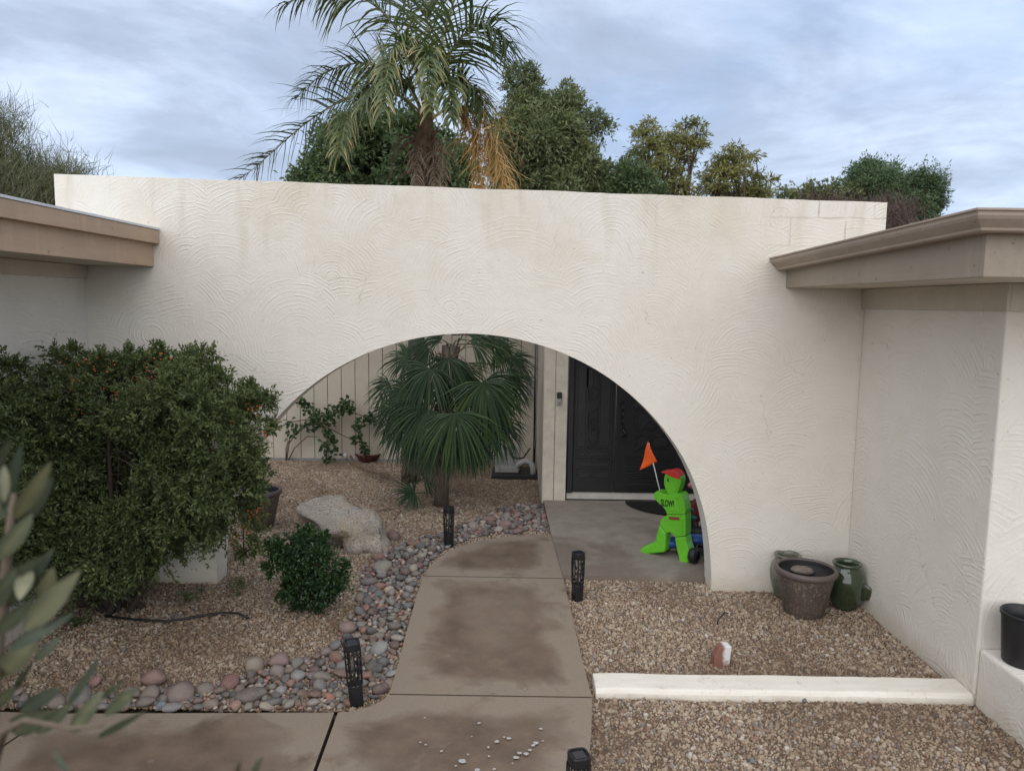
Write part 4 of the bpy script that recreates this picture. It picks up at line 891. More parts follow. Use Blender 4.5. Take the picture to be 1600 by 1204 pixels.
# toys heaped behind the pillar
bt = thing('ride_on_toy', 'blue ride on toy with black wheels behind the green figure', 'ride-on toy', (1.62, 6.15, .045))
mb = MB(); mb.add(*blob((1.66, 6.22, .16), .16, 1.15, .75, .5, 2, .06), 0, True); mb.add(*blob((1.42, 6.18, .13), .085, 1.3, .8, .55, 5, .1), 0, True); mb.build('body', M['blue_pl'], bt)
mb = MB(); mb.add(*blob((1.66, 6.22, .225), .13, 1, .6, .3, 8, .04), 0, True); mb.build('seat', M['black'], bt)
wheel(bt, (1.525, 5.93, .105), (.75, -.66, 0), .062, .06, M['black'], M['door']); wheel(bt, (1.70, 6.0, .105), (.75, -.66, 0), .062, .06, M['black'], M['door']); wheel(bt, (1.36, 6.22, .10), (.5, -.86, 0), .055, .04, M['black'], M['blue_pl'])
mb = MB(); mb.tube([(1.53, 5.95, .11), (1.60, 6.1, .15), (1.70, 6.0, .11)], .014, 8); mb.tube([(1.38, 6.2, .1), (1.5, 6.2, .13)], .014, 8); mb.build('axle', M['black'], bt)
rt = thing('tricycle', 'dark red and pink tricycle parked behind the right pillar', 'tricycle', (1.75, 6.55, .045))
mb = MB(); mb.tube([(1.68, 6.62, .24), (1.72, 6.55, .38), (1.70, 6.5, .55)], .022, 10); mb.tube([(1.68, 6.62, .24), (1.9, 6.72, .22), (2.1, 6.75, .2)], .025, 10); mb.add(*blob((1.66, 6.5, .32), .10, .7, .6, 1.1, 3, .2), 0, True); mb.build('frame', M['darkred'], rt)
mb = MB(); mb.tube([(1.60, 6.42, .56), (1.66, 6.47, .57), (1.72, 6.5, .55), (1.85, 6.55, .58)], .014, 8); mb.build('handlebar', M['white_pl'], rt)
mb = MB(); mb.add(*blob((1.61, 6.43, .575), .036, 1, 1, .8, 2, .1), 0, True); mb.build('grip', M['pink_pl'], rt)
mb = MB(); mb.add(*blob((1.95, 6.7, .35), .12, 1, 1, .35, 6, .06), 0, True); mb.build('seat', M['black'], rt)
wheel(rt, (1.66, 6.5, .185), (.9, -.4, 0), .14, .045, M['black'], M['darkred']); wheel(rt, (2.08, 6.6, .125), (.9, -.4, 0), .08, .04, M['black'], M['darkred']); wheel(rt, (2.14, 6.9, .125), (.9, -.4, 0), .08, .04, M['black'], M['darkred'])
mb = MB(); mb.add(*blob((1.58, 6.36, .30), .045, 1.5, .6, .45, 11, .35), 0, True); mb.add(*blob((1.58, 6.34, .38), .03, 1.2, .7, .5, 12, .3), 0, True); mb.build('streamer', M['teal'], rt)

# utility box with hose
ub = thing('utility_box', 'grey utility box with curved pipe on dark pad beside the entry wall', 'utility box', (.0, 9.2, 0))
u0 = G(768, 747); u1 = G(836, 750)
mb = MB(); mb.box((u0.x, 8.95, .0), (.33, 9.5, .045)); mb.build('pad', M['black'], ub, bevel=.006)
mb = MB(); mb.box((-.20, 9.25, .047), (.12, 9.42, .36)); mb.build('box', M['plastic_grey'], ub, bevel=.012)
mb = MB(); mb.box((-.20, 9.1, .047), (.10, 9.24, .12)); mb.build('tray', M['plastic_grey'], ub, bevel=.01)
mb = MB(); mb.tube([W(805, 732, 9.15), W(812, 724, 9.12), W(821, 720, 9.1), W(829, 722, 9.08), W(833, 731, 9.06), W(833, 744, 9.06)], .038, 12); mb.build('pipe', M['hose_grey'], ub)
mb = MB(); mb.tube([W(796, 708, 9.2), W(806, 716, 9.18), W(818, 715, 9.15), W(828, 700, 9.3)], .010, 8); mb.build('cable', M['black'], ub)

# ------------------------------------------------------------------ vegetation helpers
def unit(a): return a / (np.linalg.norm(a, axis=-1, keepdims=True) + 1e-9)
def leaves(name, P, D, N, L, Wd, tint, mat, parent, fold=.25, droop=0.0):
    n = len(P); P = np.asarray(P); D = unit(np.asarray(D)); N = np.asarray(N); Sd = unit(np.cross(D, N)); N = unit(np.cross(Sd, D)); L = np.broadcast_to(L, (n,))[:, None]; Wd = np.broadcast_to(Wd, (n,))[:, None]
    V = np.empty((n, 4, 3)); V[:, 0] = P; V[:, 1] = P + D * L * .5 + Sd * Wd * .5 + N * Wd * fold; V[:, 2] = P + D * L - N * L * droop; V[:, 3] = P + D * L * .5 - Sd * Wd * .5 + N * Wd * fold
    b = np.arange(n)[:, None] * 4; Fq = np.concatenate([b + [0, 1, 2], b + [0, 2, 3]], 0)
    return np_mesh(name, V.reshape(-1, 3), Fq, mat, parent, np.repeat(tint, 4))
def rdir(n): return unit(rng.normal(size=(n, 3)))
def px_clumps(poly, n, Y, depth, r=(.5, .9), minpx=0):
    out = []; x0, x1 = min(p[0] for p in poly), max(p[0] for p in poly); y0, y1 = min(p[1] for p in poly), max(p[1] for p in poly); k = 0
    while len(out) < n and k < 20000:
        k += 1; p = (random.uniform(x0, x1), random.uniform(y0, y1))
        if inside(p, poly) and edge_dist(p, poly) >= minpx:
            e = min(1, edge_dist(p, poly) / 50); q = W(p[0], p[1], Y + random.uniform(-1, 1) * depth * (.3 + .7 * e)); out.append((q, random.uniform(*r)))
    return out
def curve(a, b, sag=0.0, n=5, wob=.08):
    a, b = Vector(a), Vector(b); L = (b - a).length; out = []
    o1 = Vector(rng.normal(size=3)) * wob * L
    for i in range(n):
        t = i / (n - 1); out.append(a.lerp(b, t) + o1 * math.sin(t * PI) * .5 + Vector((0, 0, -sag * math.sin(t * PI))))
    return out
def tree(name, label, base, fork_z, clumps, lmat, twigs, per, L, Wd, trunk_r=.12, limbs=12, group=None, tmat=None, tdroop=0.0, twiglen=1.0, up=0.0, twig_r=.006, tintbias=0.0, leafspread=.5, tip=False, zs=1.0):
    base = Vector(base); t = thing(name, label, 'tree', base, group); tmat = tmat or M['bark']
    mb = MB(); top = base + Vector((random.uniform(-.15, .15), random.uniform(-.15, .15), fork_z))
    tr = curve(base - Vector((0, 0, .1)), top, 0, 6, .03); mb.tube(tr, [trunk_r * (1.15 - .45 * i / 5) for i in range(6)], 10)
    mb.build('trunk', tmat, t)
    mb = MB()
    for c, r in random.sample(clumps, min(limbs, len(clumps))): pts = curve(top, c, 0, 6, .12); mb.tube(pts, [trunk_r * .6 * (1 - i / 5) ** 1.0 + twig_r * 1.2 for i in range(6)], 6, cap=False)
    Ps, Ds, Ts = [], [], []
    for c, r in clumps:
        c = np.array(c); n = max(2, int(twigs)); d = rdir(n); d[:, 2] += up; d = unit(d); d[:, 2] *= zs; ln = r * twiglen * rng.uniform(.55, 1.1, n); ct = rng.uniform(0, 1)
        for i in range(n):
            tt = rng.uniform(.25 if not tip else .6, 1.0, per) ** .8; p = c + d[i] * ln[i] * tt[:, None]; p[:, 2] -= tdroop * (tt ** 2) * ln[i]
            Ps.append(p + rng.normal(size=(per, 3)) * .10 * r * leafspread * 2); dd = d[i] * .9 + rng.normal(size=(per, 3)) * .75; dd[:, 2] -= tdroop * .9; Ds.append(dd); Ts.append(np.clip(.5 * rng.uniform(0, 1, per) + .32 * ct + tintbias, 0, 1))
            if i % 2 == 0:
                e = c + d[i] * ln[i]; e[2] -= tdroop * ln[i]; mb.tube([c, (c + e) / 2 + rng.normal(size=3) * .04 * r, e], [twig_r * 1.6, twig_r, twig_r * .5], 3, cap=False, smooth=False)
    mb.build('branches', tmat, t)
    P = np.concatenate(Ps); D = np.concatenate(Ds); T = np.concatenate(Ts); n = len(P)
    leaves('crown', P, D, rdir(n) + np.array([0, -.3, .9]), L * rng.uniform(.6, 1.25, n), Wd * rng.uniform(.7, 1.2, n), T, lmat, t); return t

# ------------------------------------------------------------------ the big berried bush
def bush(name, label, cat, base, clumps, lmat, twigs, per, L, Wd, berries=(), stems=6, hole=None, tmat=None):
    t = thing(name, label, cat, base); Ps, Ds, Ns, Ts = [], [], [], []; mb = MB()
    for (c, r) in clumps:
        c0 = np.array(c); d = rdir(twigs); d[:, 1] -= .25; d[:, 2] += .15; d = unit(d); ct = rng.uniform(0, 1)
        for i in range(twigs):
            ln = r * rng.uniform(.6, 1.2); tt = np.sort(rng.uniform(.2, 1.0, per)); p = c0 + d[i] * ln * tt[:, None]; p[:, 2] += -.12 * ln * tt ** 2
            dd = d[i] * .8 + rng.normal(size=(per, 3)) * .6
            Ps.append(p + rng.normal(size=(per, 3)) * .008); Ds.append(dd); Ts.append(np.clip(rng.uniform(0, .62, per) + .3 * ct, 0, 1))
            if i % 5 == 0 and per > 8: mb.tube([c0, c0 + d[i] * ln * .5, p[-1]], [.003, .0022, .0012], 3, cap=False, smooth=False)
    b = Vector(base)
    for k in range(stems):
        c = random.choice([q for q in clumps if abs(q[0][0] - b.x) < .75 and q[0][2] > .28 * max(g[0][2] for g in clumps)])[0]; s = b + Vector((random.uniform(-.2, .2), random.uniform(-.08, .1), -.03)); mb.tube(curve(s, c, 0, 6, .12), [.022 * (1 - i / 6.5) + .004 for i in range(6)], 6, cap=False)
    mb.build('branches', tmat or M['twig'], t)
    P = np.concatenate(Ps); D = np.concatenate(Ds); T = np.concatenate(Ts); n = len(P)
    if hole is not None:
        keep = np.ones(n, bool)
        for (hc, hr) in hole: q = (P - np.array(hc)) / np.array(hr); keep &= (q ** 2).sum(1) > rng.uniform(.6, 1.2, n)
        P, D, T = P[keep], D[keep], T[keep]; n = len(P)
    leaves('foliage', P, D, rdir(n) + np.array([0, -.5, .9]), L * rng.uniform(.6, 1.3, n), Wd * rng.uniform(.7, 1.2, n), T, lmat, t)
    if berries:
        m2 = MB(); bm = bmesh.new(); bmesh.ops.create_icosphere(bm, subdivisions=1, radius=1); bv = [v.co.copy() for v in bm.verts]; bf = [tuple(v.index for v in f.verts) for f in bm.faces]; bm.free()
        for (q, rad, cnt) in berries:
            for k in range(int(cnt * .5)):
                c = Vector(q) + Vector(rng.normal(size=3)) * rad; r = random.uniform(.004, .0075); m2.add([c + v * r for v in bv], bf, 0, True)
        struct(m2.build('berries', M['berry'], t), 'stuff')
    return t
BY = 4.85
outline = [(-150, 600), (-60, 590), (20, 578), (60, 595), (75, 560), (110, 550), (150, 560), (200, 556), (245, 552), (300, 556), (340, 575), (375, 595), (402, 630), (412, 670), (405, 720), (385, 745), (370, 790), (372, 835), (330, 858), (275, 868), (245, 905), (180, 935), (120, 920), (60, 905), (-20, 900), (-150, 880)]
cl = []
for (p, r) in px_clumps(outline, 520, BY, .42, (.13, .24), 22): cl.append((p, r))
for px, py in outline[4:20]:
    q = W(px + (200 - px) * .10, py + (740 - py) * .10, BY + random.uniform(-.1, .25)); cl.append((q, .15))
for k in range(75):                                    # low skirt that hangs to the gravel
    px_, py_ = random.uniform(-40, 250), random.uniform(800, 912); q = W(px_, py_, random.uniform(4.45, 4.95)); q.z = max(q.z, .09)
    if px_ < 235 or py_ < 870: cl.append((q, random.uniform(.12, .19)))
for k in range(26):                                    # loose shoots along the top
    i_ = random.randint(4, 16); px_, py_ = outline[i_][0] + random.uniform(-18, 18), outline[i_][1] + random.uniform(-14, 10); cl.append((W(px_ + 4, py_ + 6, 4.85 + random.uniform(-.2, .2)), random.uniform(.06, .12)))
for k in range(0):                                    # part beyond the left edge of the frame
    cl.append((Vector((random.uniform(-4.0, -3.3), random.uniform(4.4, 5.2), random.uniform(.3, 1.6))), .22))
for px, py, r in [(395, 800, .13), (400, 835, .11), (392, 770, .12), (388, 860, .10), (30, 575, .10), (10, 570, .1), (300, 560, .1), (85, 555, .12), (120, 548, .08)]: cl.append((W(px, py, 4.95), r))
ber = [(W(x, y, 4.55 + random.uniform(-.1, .15)), s, n) for x, y, s, n in [(250, 575, .05, 40), (255, 590, .04, 30), (218, 605, .03, 24), (85, 585, .05, 30), (120, 600, .03, 16), (115, 640, .025, 12), (328, 688, .03, 26), (332, 700, .02, 14), (78, 792, .02, 16), (250, 850, .02, 8), (280, 810, .02, 8), (362, 654, .02, 10), (395, 640, .025, 16), (410, 678, .02, 12), (175, 615, .02, 8), (150, 570, .05, 26), (210, 585, .03, 14)]]
ber += [(W(x, y, 4.85), s, n) for x, y, s, n in [(392, 805, .03, 22), (405, 800, .025, 18), (382, 825, .03, 20), (372, 842, .03, 22), (362, 845, .03, 14), (328, 845, .02, 10)]]
cl2 = []                                               # the side wall of the wing bounds the bush: that side grows nearer the camera
for c, r in cl:
    lim = -2.98 + random.uniform(0, .12)
    if c.x < lim: c = CAM + (c - CAM) * (lim / c.x)
    if c.y > 3.75 and c.z > .05: cl2.append((c, r))
cl = cl2
hole = [(W(165, 730, 4.45), (.20, .42, .20)), (W(150, 770, 4.4), (.16, .35, .14))]
bb = bush('firethorn_bush', 'big rounded firethorn bush with orange berries before the left pillar', 'bush', (-2.75, 4.95, 0), cl, M['l_bush'], 15, 24, .032, .0135, ber, 7, hole, simple('dark_stem', (.055, .043, .034), .9, .3, 20, 0, .2))
mb = MB(); st = Vector((-2.85, 5.0, -.05))
for dx, dz, r in ((-.12, 1.1, .07), (.05, 1.2, .085), (.2, 1.0, .05), (-.25, .95, .045), (.12, .9, .04)): mb.tube(curve(st + Vector((dx * .5, 0, 0)), st + Vector((dx, random.uniform(-.1, .1), dz)), 0, 6, .06), [r, r * .95, r * .85, r * .75, r * .6, r * .4], 9)
mb.build('trunk', M['bark'], bb)
mb = MB(); a = G(381, 882); mb.tube([a + Vector((0, 0, -.02)), a + Vector((.0, .01, .33))], .006, 6); tag(mb.build('stake', M['black']), 'thin dark stake stuck in gravel in front of the brown pot', 'stake')
# small dark round shrub
cl = px_clumps([(432, 840), (470, 822), (500, 832), (520, 852), (535, 865), (545, 905), (530, 935), (500, 948), (470, 958), (440, 940), (425, 915), (440, 885), (418, 875), (420, 850)], 90, 4.98, .20, (.07, .12), 12)
cl += [(W(x, y, 5.0), .07) for x, y in ((425, 852), (422, 888), (475, 830), (505, 838), (538, 885))]
bush('round_shrub', 'small dense dark green shrub in front of the granite boulder', 'shrub', G(482, 952) + Vector((0, .1, 0)), cl, M['l_shrub'], 13, 15, .026, .019, (), 6, None)
# small weeds in the gravel
for (px, py, s, lab) in [(120, 975, .05, 'tiny green weed in the gravel left of the drip tube'), (297, 938, .06, 'tiny green weed at the foot of the left pillar'), (375, 925, .07, 'thin sparse weed between left pillar and dark shrub')]:
    p = G(px, py); bush('weed', lab, 'weed', p, [(p + Vector((random.uniform(-s, s), random.uniform(-s, s), s * random.uniform(.4, 1))), s) for _ in range(6)], M['l_bush'], 5, 6, .022, .012, (), 1)

# leaf litter under the bushes
n = 420; pp = []
while len(pp) < n:
    p = (random.uniform(-3.4, -.9), random.uniform(3.8, 6.4))
    if inside(p, left_bed) and (random.random() < .25 or abs(p[1] - 5.0) < .5): pp.append((p[0], p[1], zbed(*p) + random.uniform(.012, .022)))
d_ = rdir(n); d_[:, 2] *= .25
lit = leaves('leaf_litter', np.array(pp), d_, rdir(n) * .35 + np.array([0, 0, 1.0]), .030 * rng.uniform(.5, 1.2, n), .014, rng.uniform(0, 1, n), leafmat('dry_leaf', [(0, (.07, .04, .025)), (.6, (.15, .085, .045)), (1, (.26, .18, .09))], .8), None); struct(lit, 'stuff')

# drip irrigation tube, twigs
mb = MB(); mb.tube([G(165, 966) + Vector((0, 0, .016)), G(215, 971) + Vector((0, 0, .016)), G(260, 974) + Vector((0, 0, .018)), G(305, 968) + Vector((0, 0, .022)), G(345, 961) + Vector((0, 0, .022)), G(372, 962) + Vector((0, 0, .02)), G(388, 967) + Vector((0, 0, .01))], .008, 8)
tag(mb.build('drip_tube', M['black']), 'black drip irrigation tube lying curved on the left gravel', 'tube')
mb = MB(); p = G(1120, 974); mb.tube([p + Vector((0, 0, -.01)), p + Vector((.01, 0, .03)), p + Vector((.06, .03, .07)), p + Vector((.09, .05, .055))], .005, 6)
tag(mb.build('emitter_tube', M['black']), 'short black emitter tube poking from the right gravel', 'tube')
mb = MB(); q = [(583, 808), (592, 800), (606, 798), (616, 797)]; mb.tube([G(*a) + Vector((0, 0, .018)) for a in q], .006, 6); tag(mb.build('twig', M['twig']), 'thin curved twig on gravel right of the boulder', 'twig')
mb = MB(); q = [(617, 812), (622, 806), (627, 800)]; mb.tube([G(*a) + Vector((0, 0, .018)) for a in q], .006, 6); tag(mb.build('twig', M['twig']), 'short straight twig on gravel below the fan palm', 'twig')
fr_ = thing('fallen_frond', 'dry brown palm frond fallen on courtyard gravel beside the fan palm', 'palm frond', G(590, 745))
mb = MB(); mb.tube([G(*a) + Vector((0, 0, z)) for a, z in (((548, 724), .10), ((556, 732), .05), ((575, 738), .03), ((600, 746), .03), ((625, 756), .02))], [.016, .014, .012, .009, .005], 6); mb.build('stalk', M['boots'], fr_)
n = 150; t_ = rng.uniform(0, 1, n); P = np.array([G(560 + 70 * a, 735 + 24 * a + random.uniform(-5, 9)) for a in t_]); P[:, 2] = rng.uniform(.02, .06, n); D = np.stack([rng.normal(.5, .5, n), rng.normal(0, .7, n), rng.normal(0, .12, n)], 1)
leaves('leaflets', P, D, rdir(n) * .4 + [0, 0, 1], .16, .009, rng.uniform(0, 1, n), M['l_brown'], fr_)

# ------------------------------------------------------------------ climbing vines on the siding
def vine(label, base, paths, blobs):
    t = thing('climbing_vine', label, 'vine', base); mb = MB()
    for pts in paths: mb.tube([W(x, y, 9.86 - d) for x, y, d in pts], [.010] + [.008] * (len(pts) - 2) + [.004], 6)
    mb.build('stem', M['twig'], t); Ps = []
    for x, y, r, n in blobs:
        n = int(n * .48)
        a = rng.uniform(0, 2 * PI, n); q = np.sqrt(rng.uniform(0, 1, n)) * r; Ps += [tuple(W(x + q[i] * math.cos(a[i]), y + q[i] * math.sin(a[i]), 9.82 - rng.uniform(0, .22))) for i in range(n)]
    P = np.array(Ps); n = len(P); D = rdir(n); D[:, 2] -= .5; D[:, 1] -= .3
    leaves('foliage', P, D, rdir(n) * .7 + np.array([0, -1, .4]), .060 * rng.uniform(.6, 1.3, n), .045 * rng.uniform(.7, 1.2, n), rng.uniform(0, 1, n), M['l_vine'], t)
vine('leafy climbing vine with bare looping stems on siding left of palm', G(448, 722), [[(447, 722, 0), (447, 700, .05), (455, 680, .1), (480, 665, .1), (505, 660, .08)], [(447, 722, 0), (452, 692, .08), (470, 668, .1), (490, 655, .1), (515, 645, .1), (545, 643, .1), (570, 650, .1), (590, 660, .1)], [(449, 722, 0), (460, 700, .08), (480, 682, .1), (500, 682, .1)], [(510, 716, 0), (512, 690, .05), (505, 665, .08), (492, 645, .08), (475, 625, .05)], [(425, 675, .1), (450, 660, .1), (480, 655, .1), (520, 672, .1), (560, 692, .1)]],
     [(471, 628, 8, 60), (480, 636, 9, 50), (492, 646, 10, 60), (500, 658, 14, 130), (515, 655, 12, 80), (485, 664, 10, 60), (465, 668, 9, 45), (452, 660, 7, 26), (455, 680, 8, 26), (512, 680, 9, 45), (520, 687, 8, 50), (505, 695, 7, 36), (527, 704, 7, 40), (514, 716, 8, 40), (541, 630, 9, 90), (548, 638, 8, 60), (532, 638, 9, 70), (518, 640, 9, 60), (510, 700, 8, 26)])
vt = vine('smaller climbing vine growing from red pot beside the fan palm', G(572, 720), [[(569, 716, .15), (566, 695, .1), (560, 680, .1), (565, 660, .08), (575, 650, .05), (590, 652, .05)]], [(569, 695, 6, 50), (571, 704, 6, 50), (556, 686, 6, 40), (561, 676, 6, 30), (558, 664, 6, 34), (568, 660, 6, 30), (577, 650, 7, 60), (585, 655, 7, 50), (562, 652, 6, 20)])
mb = MB(); c = G(573, 722) + Vector((0, .1, 0)); mb.lathe([(0, 0), (.12, 0), (.15, .06), (.17, .09), (.18, .10), (.165, .11), (.14, .06), (0, .05)], 28); tag(mb.build('clay_bowl', M['terra'], xf=Matrix.Translation(c)), 'low red clay bowl against siding at the foot of small vine', 'bowl')

# ------------------------------------------------------------------ palms
def bez(pts, n):
    pts = [Vector(p) for p in pts]; out = []
    for i in range(n):
        t = i / (n - 1); q = list(pts)
        while len(q) > 1: q = [a.lerp(b, t) for a, b in zip(q, q[1:])]
        out.append(q[0])
    return out
def frond(parent, ctrl, nl, L, lw, mat, rmat, tint0=.3, droop=.9, tintvar=.25, start=.16, tipdry=0.0, r0=.016, curl=0.0, name='frond', updown=.1, plume=1.15):
    sp = bez(ctrl, 40); n = 40; V = []; Fq = []; T = []; mi = []; mb = MB()
    rad = [r0 * (1 - .85 * i / (n - 1)) for i in range(n)]
    mb.tube(sp[::3] + [sp[-1]], rad[::3] + [rad[-1]], 6, cap=False); V = [tuple(v) for v in mb.v]; Fq = [tuple(f) for f in mb.f]; T = [min(1, tint0 + .25)] * len(V); mi = [1] * len(Fq)
    for k in range(nl):
        u = start + (1 - start) * (k + rng.uniform(-.3, .3)) / nl; u = min(max(u, 0), .995); f = u * (n - 1); i = int(f); p = sp[i].lerp(sp[min(i + 1, n - 1)], f - i); tg = (sp[min(i + 2, n - 1)] - sp[max(i - 1, 0)]).normalized()
        sd = tg.cross(Vector((0, 0, 1))); sd = sd.normalized() if sd.length > .1 else Vector((1, 0, 0)); up = sd.cross(tg).normalized()
        ln = L * (.45 + .75 * math.sin(min(1, u * 1.15) * PI * .86 + .25)) * rng.uniform(.82, 1.12); ln = max(ln, L * .22)
        for s in (-1, 1):
            an = rng.uniform(-plume, plume); d = ((sd * s * math.cos(an) + up * math.sin(an)) * .9 + tg * (.45 + .45 * u) + up * updown).normalized(); q = p.copy(); seg = 4; wv = lw * rng.uniform(.75, 1.2); nb = len(V)
            tb = tint0 + rng.uniform(-tintvar, tintvar); dk = droop * rng.uniform(.6, 1.35)
            for j in range(seg + 1):
                wj = wv * (1, 1.1, .9, .55, .06)[j]; ww = (d.cross(up)); ww = ww.normalized() if ww.length > .05 else tg
                V.append(tuple(q - ww * wj * .5)); V.append(tuple(q + ww * wj * .5)); tv = min(1, max(0, tb + tipdry * (j / seg) ** 2 * rng.uniform(.3, 1.3))); T += [tv, tv]
                q = q + d * (ln / seg); d = (d + Vector((rng.normal() * curl, rng.normal() * curl, -dk * .36))).normalized()
            for j in range(seg): a = nb + j * 2; Fq.append((a, a + 1, a + 3, a + 2)); mi.append(0)
    me = bpy.data.meshes.new(name); me.from_pydata(V, [], Fq); me.materials.append(mat); me.materials.append(rmat); me.polygons.foreach_set('material_index', mi)
    a = me.attributes.new('tint', 'FLOAT', 'POINT'); a.data.foreach_set('value', T); me.update()
    o = bpy.data.objects.new(name, me); COL.objects.link(o); setpar(o, parent); return o
QY = 8.8
qp = thing('queen_palm', 'tall queen palm with shaggy trunk and drooping fronds rising above the wall', 'palm', (W(641, 752, QY).x, QY, 0))
def Q(x, y, dy=0): return W(x, y, QY + dy)
cb = W(666, 205, QY); b0 = Vector((W(641, 752, QY).x, QY, -.1))
mb = MB(); mid_ = [b0, b0.lerp(W(650, 540, QY), .5), W(650, 540, QY), W(655, 380, QY), W(659, 285, QY), W(662, 240, QY)]
mb.tube(mid_, [.12, .10, .095, .095, .11, .13], 16); mb.build('trunk', M['palm_bark'], qp)
mb = MB(); mb.tube([W(661, 262, QY), W(664, 225, QY), W(667, 190, QY), W(669, 165, QY)], [.14, .12, .075, .05], 12); 
for k in range(46):      # old leaf bases
    a = rng.uniform(0, 2 * PI); z = rng.uniform(0, 1); c = W(659 + 4 * z, 290 - 75 * z, QY); r = .13 - .03 * z; o_ = Vector((math.cos(a), math.sin(a), 0)); L_ = rng.uniform(.10, .26)
    dv = (o_ * rng.uniform(.35, .9) + Vector((0, 0, rng.uniform(.3, 1) if rng.random() < .6 else rng.uniform(-1, -.2)))).normalized(); p0_ = c + o_ * r * .7
    mb.tube([p0_, p0_ + dv * L_ * .6, p0_ + dv * L_ + Vector((0, 0, -.02))], [.030, .022, .008], 5, smooth=False)
mb.build('boots', M['boots'], qp)
GREEN, RACH = M['l_palm'], simple('palm_rachis', (.17, .165, .075), .6, .2, 6, 0, .3)
base = lambda x=667, y=185, d=0: Q(x, y, d)
FR = [  # control points (px, py, dy), tint, droop, tipdry
 ([(662, 190, 0), (640, 120, -.1), (520, 110, -.3), (450, 230, -.5), (372, 282, -.6)], .30, .55, .35),
 ([(662, 185, 0), (625, 70, 0), (520, 80, -.1), (462, 155, -.2)], .25, .75, .45),
 ([(664, 180, 0), (640, 0, .1), (540, -50, 0), (440, 10, -.1)], .32, .9, .2),
 ([(668, 170, 0), (672, 60, .3), (664, -60, .5), (655, -150, .6)], .30, .35, .1),
 ([(671, 180, 0), (690, 60, -.1), (760, -10, -.3), (800, 80, -.5)], .22, 1.0, .15),
 ([(671, 185, 0), (700, 110, -.1), (740, 100, -.2), (757, 185, -.4)], .25, .9, .4),
 ([(664, 185, -.05), (650, 40, -.5), (605, 20, -1.0), (600, 175, -1.5)], .40, 1.0, .55),
 ([(660, 190, 0), (610, 110, -.3), (545, 120, -.5), (530, 240, -.9)], .38, 1.0, .6),
 ([(667, 185, -.05), (672, 40, -.5), (665, 40, -1.1), (672, 175, -1.6)], .38, 1.0, .6),
 ([(668, 175, 0), (700, -20, .2), (740, -90, .3), (800, -80, .2)], .25, .6, .1),
 ([(666, 175, 0), (650, -30, .4), (600, -120, .6), (540, -130, .8)], .25, .6, .1),
 ([(664, 190, 0), (640, 100, -.4), (590, 90, -.8), (570, 170, -1.2)], .30, 1.0, .45),
 ([(670, 185, -.05), (690, 90, -.5), (700, 90, -1.0), (705, 190, -1.3)], .30, .9, .5)]
for i, (c, tn, dr_, td) in enumerate(FR): frond(qp, [Q(*a) for a in c], 70, (.60, .52, .62, .66, .78, .50, .38, .46, .34, .62, .62, .46, .38)[i], .022, GREEN, RACH, tn + .02, dr_ * 1.15, .22, .24, td, .017, .08)
o = frond(qp, [Q(*a) for a in [(668, 195, 0), (695, 150, -.05), (778, 150, -.1), (775, 245, -.2), (792, 318, -.25)]], 120, .60, .016, M['l_dead'], simple('dry_rachis', (.42, .26, .07), .7, .2, 6, 0, .2), .5, .95, .4, .2, .1, .02, .3); o['label'] = 'dry golden brown frond drooping at right of palm trunk'
frond(qp, [Q(*a) for a in [(668, 192, .05), (700, 160, 0), (735, 150, -.05), (750, 215, -.1), (748, 300, -.15)]], 90, .50, .013, M['l_dead'], RACH, .55, 1.0, .4, .2, .1, .018, .3)
for c in ([(655, 225, -.05), (628, 195, -.15), (612, 225, -.2), (606, 305, -.2)], [(672, 222, -.05), (690, 200, -.2), (697, 240, -.3), (692, 305, -.3)], [(660, 230, -.1), (655, 215, -.3), (648, 250, -.4), (652, 310, -.42)], [(668, 230, -.1), (676, 222, -.25), (682, 260, -.35), (678, 312, -.38)]):
    frond(qp, [Q(*a) for a in c], 24, .24, .010, M['l_brown'], M['boots'], .5, 1.5, .4, .3, 0, .014, .2, 'dead_frond')

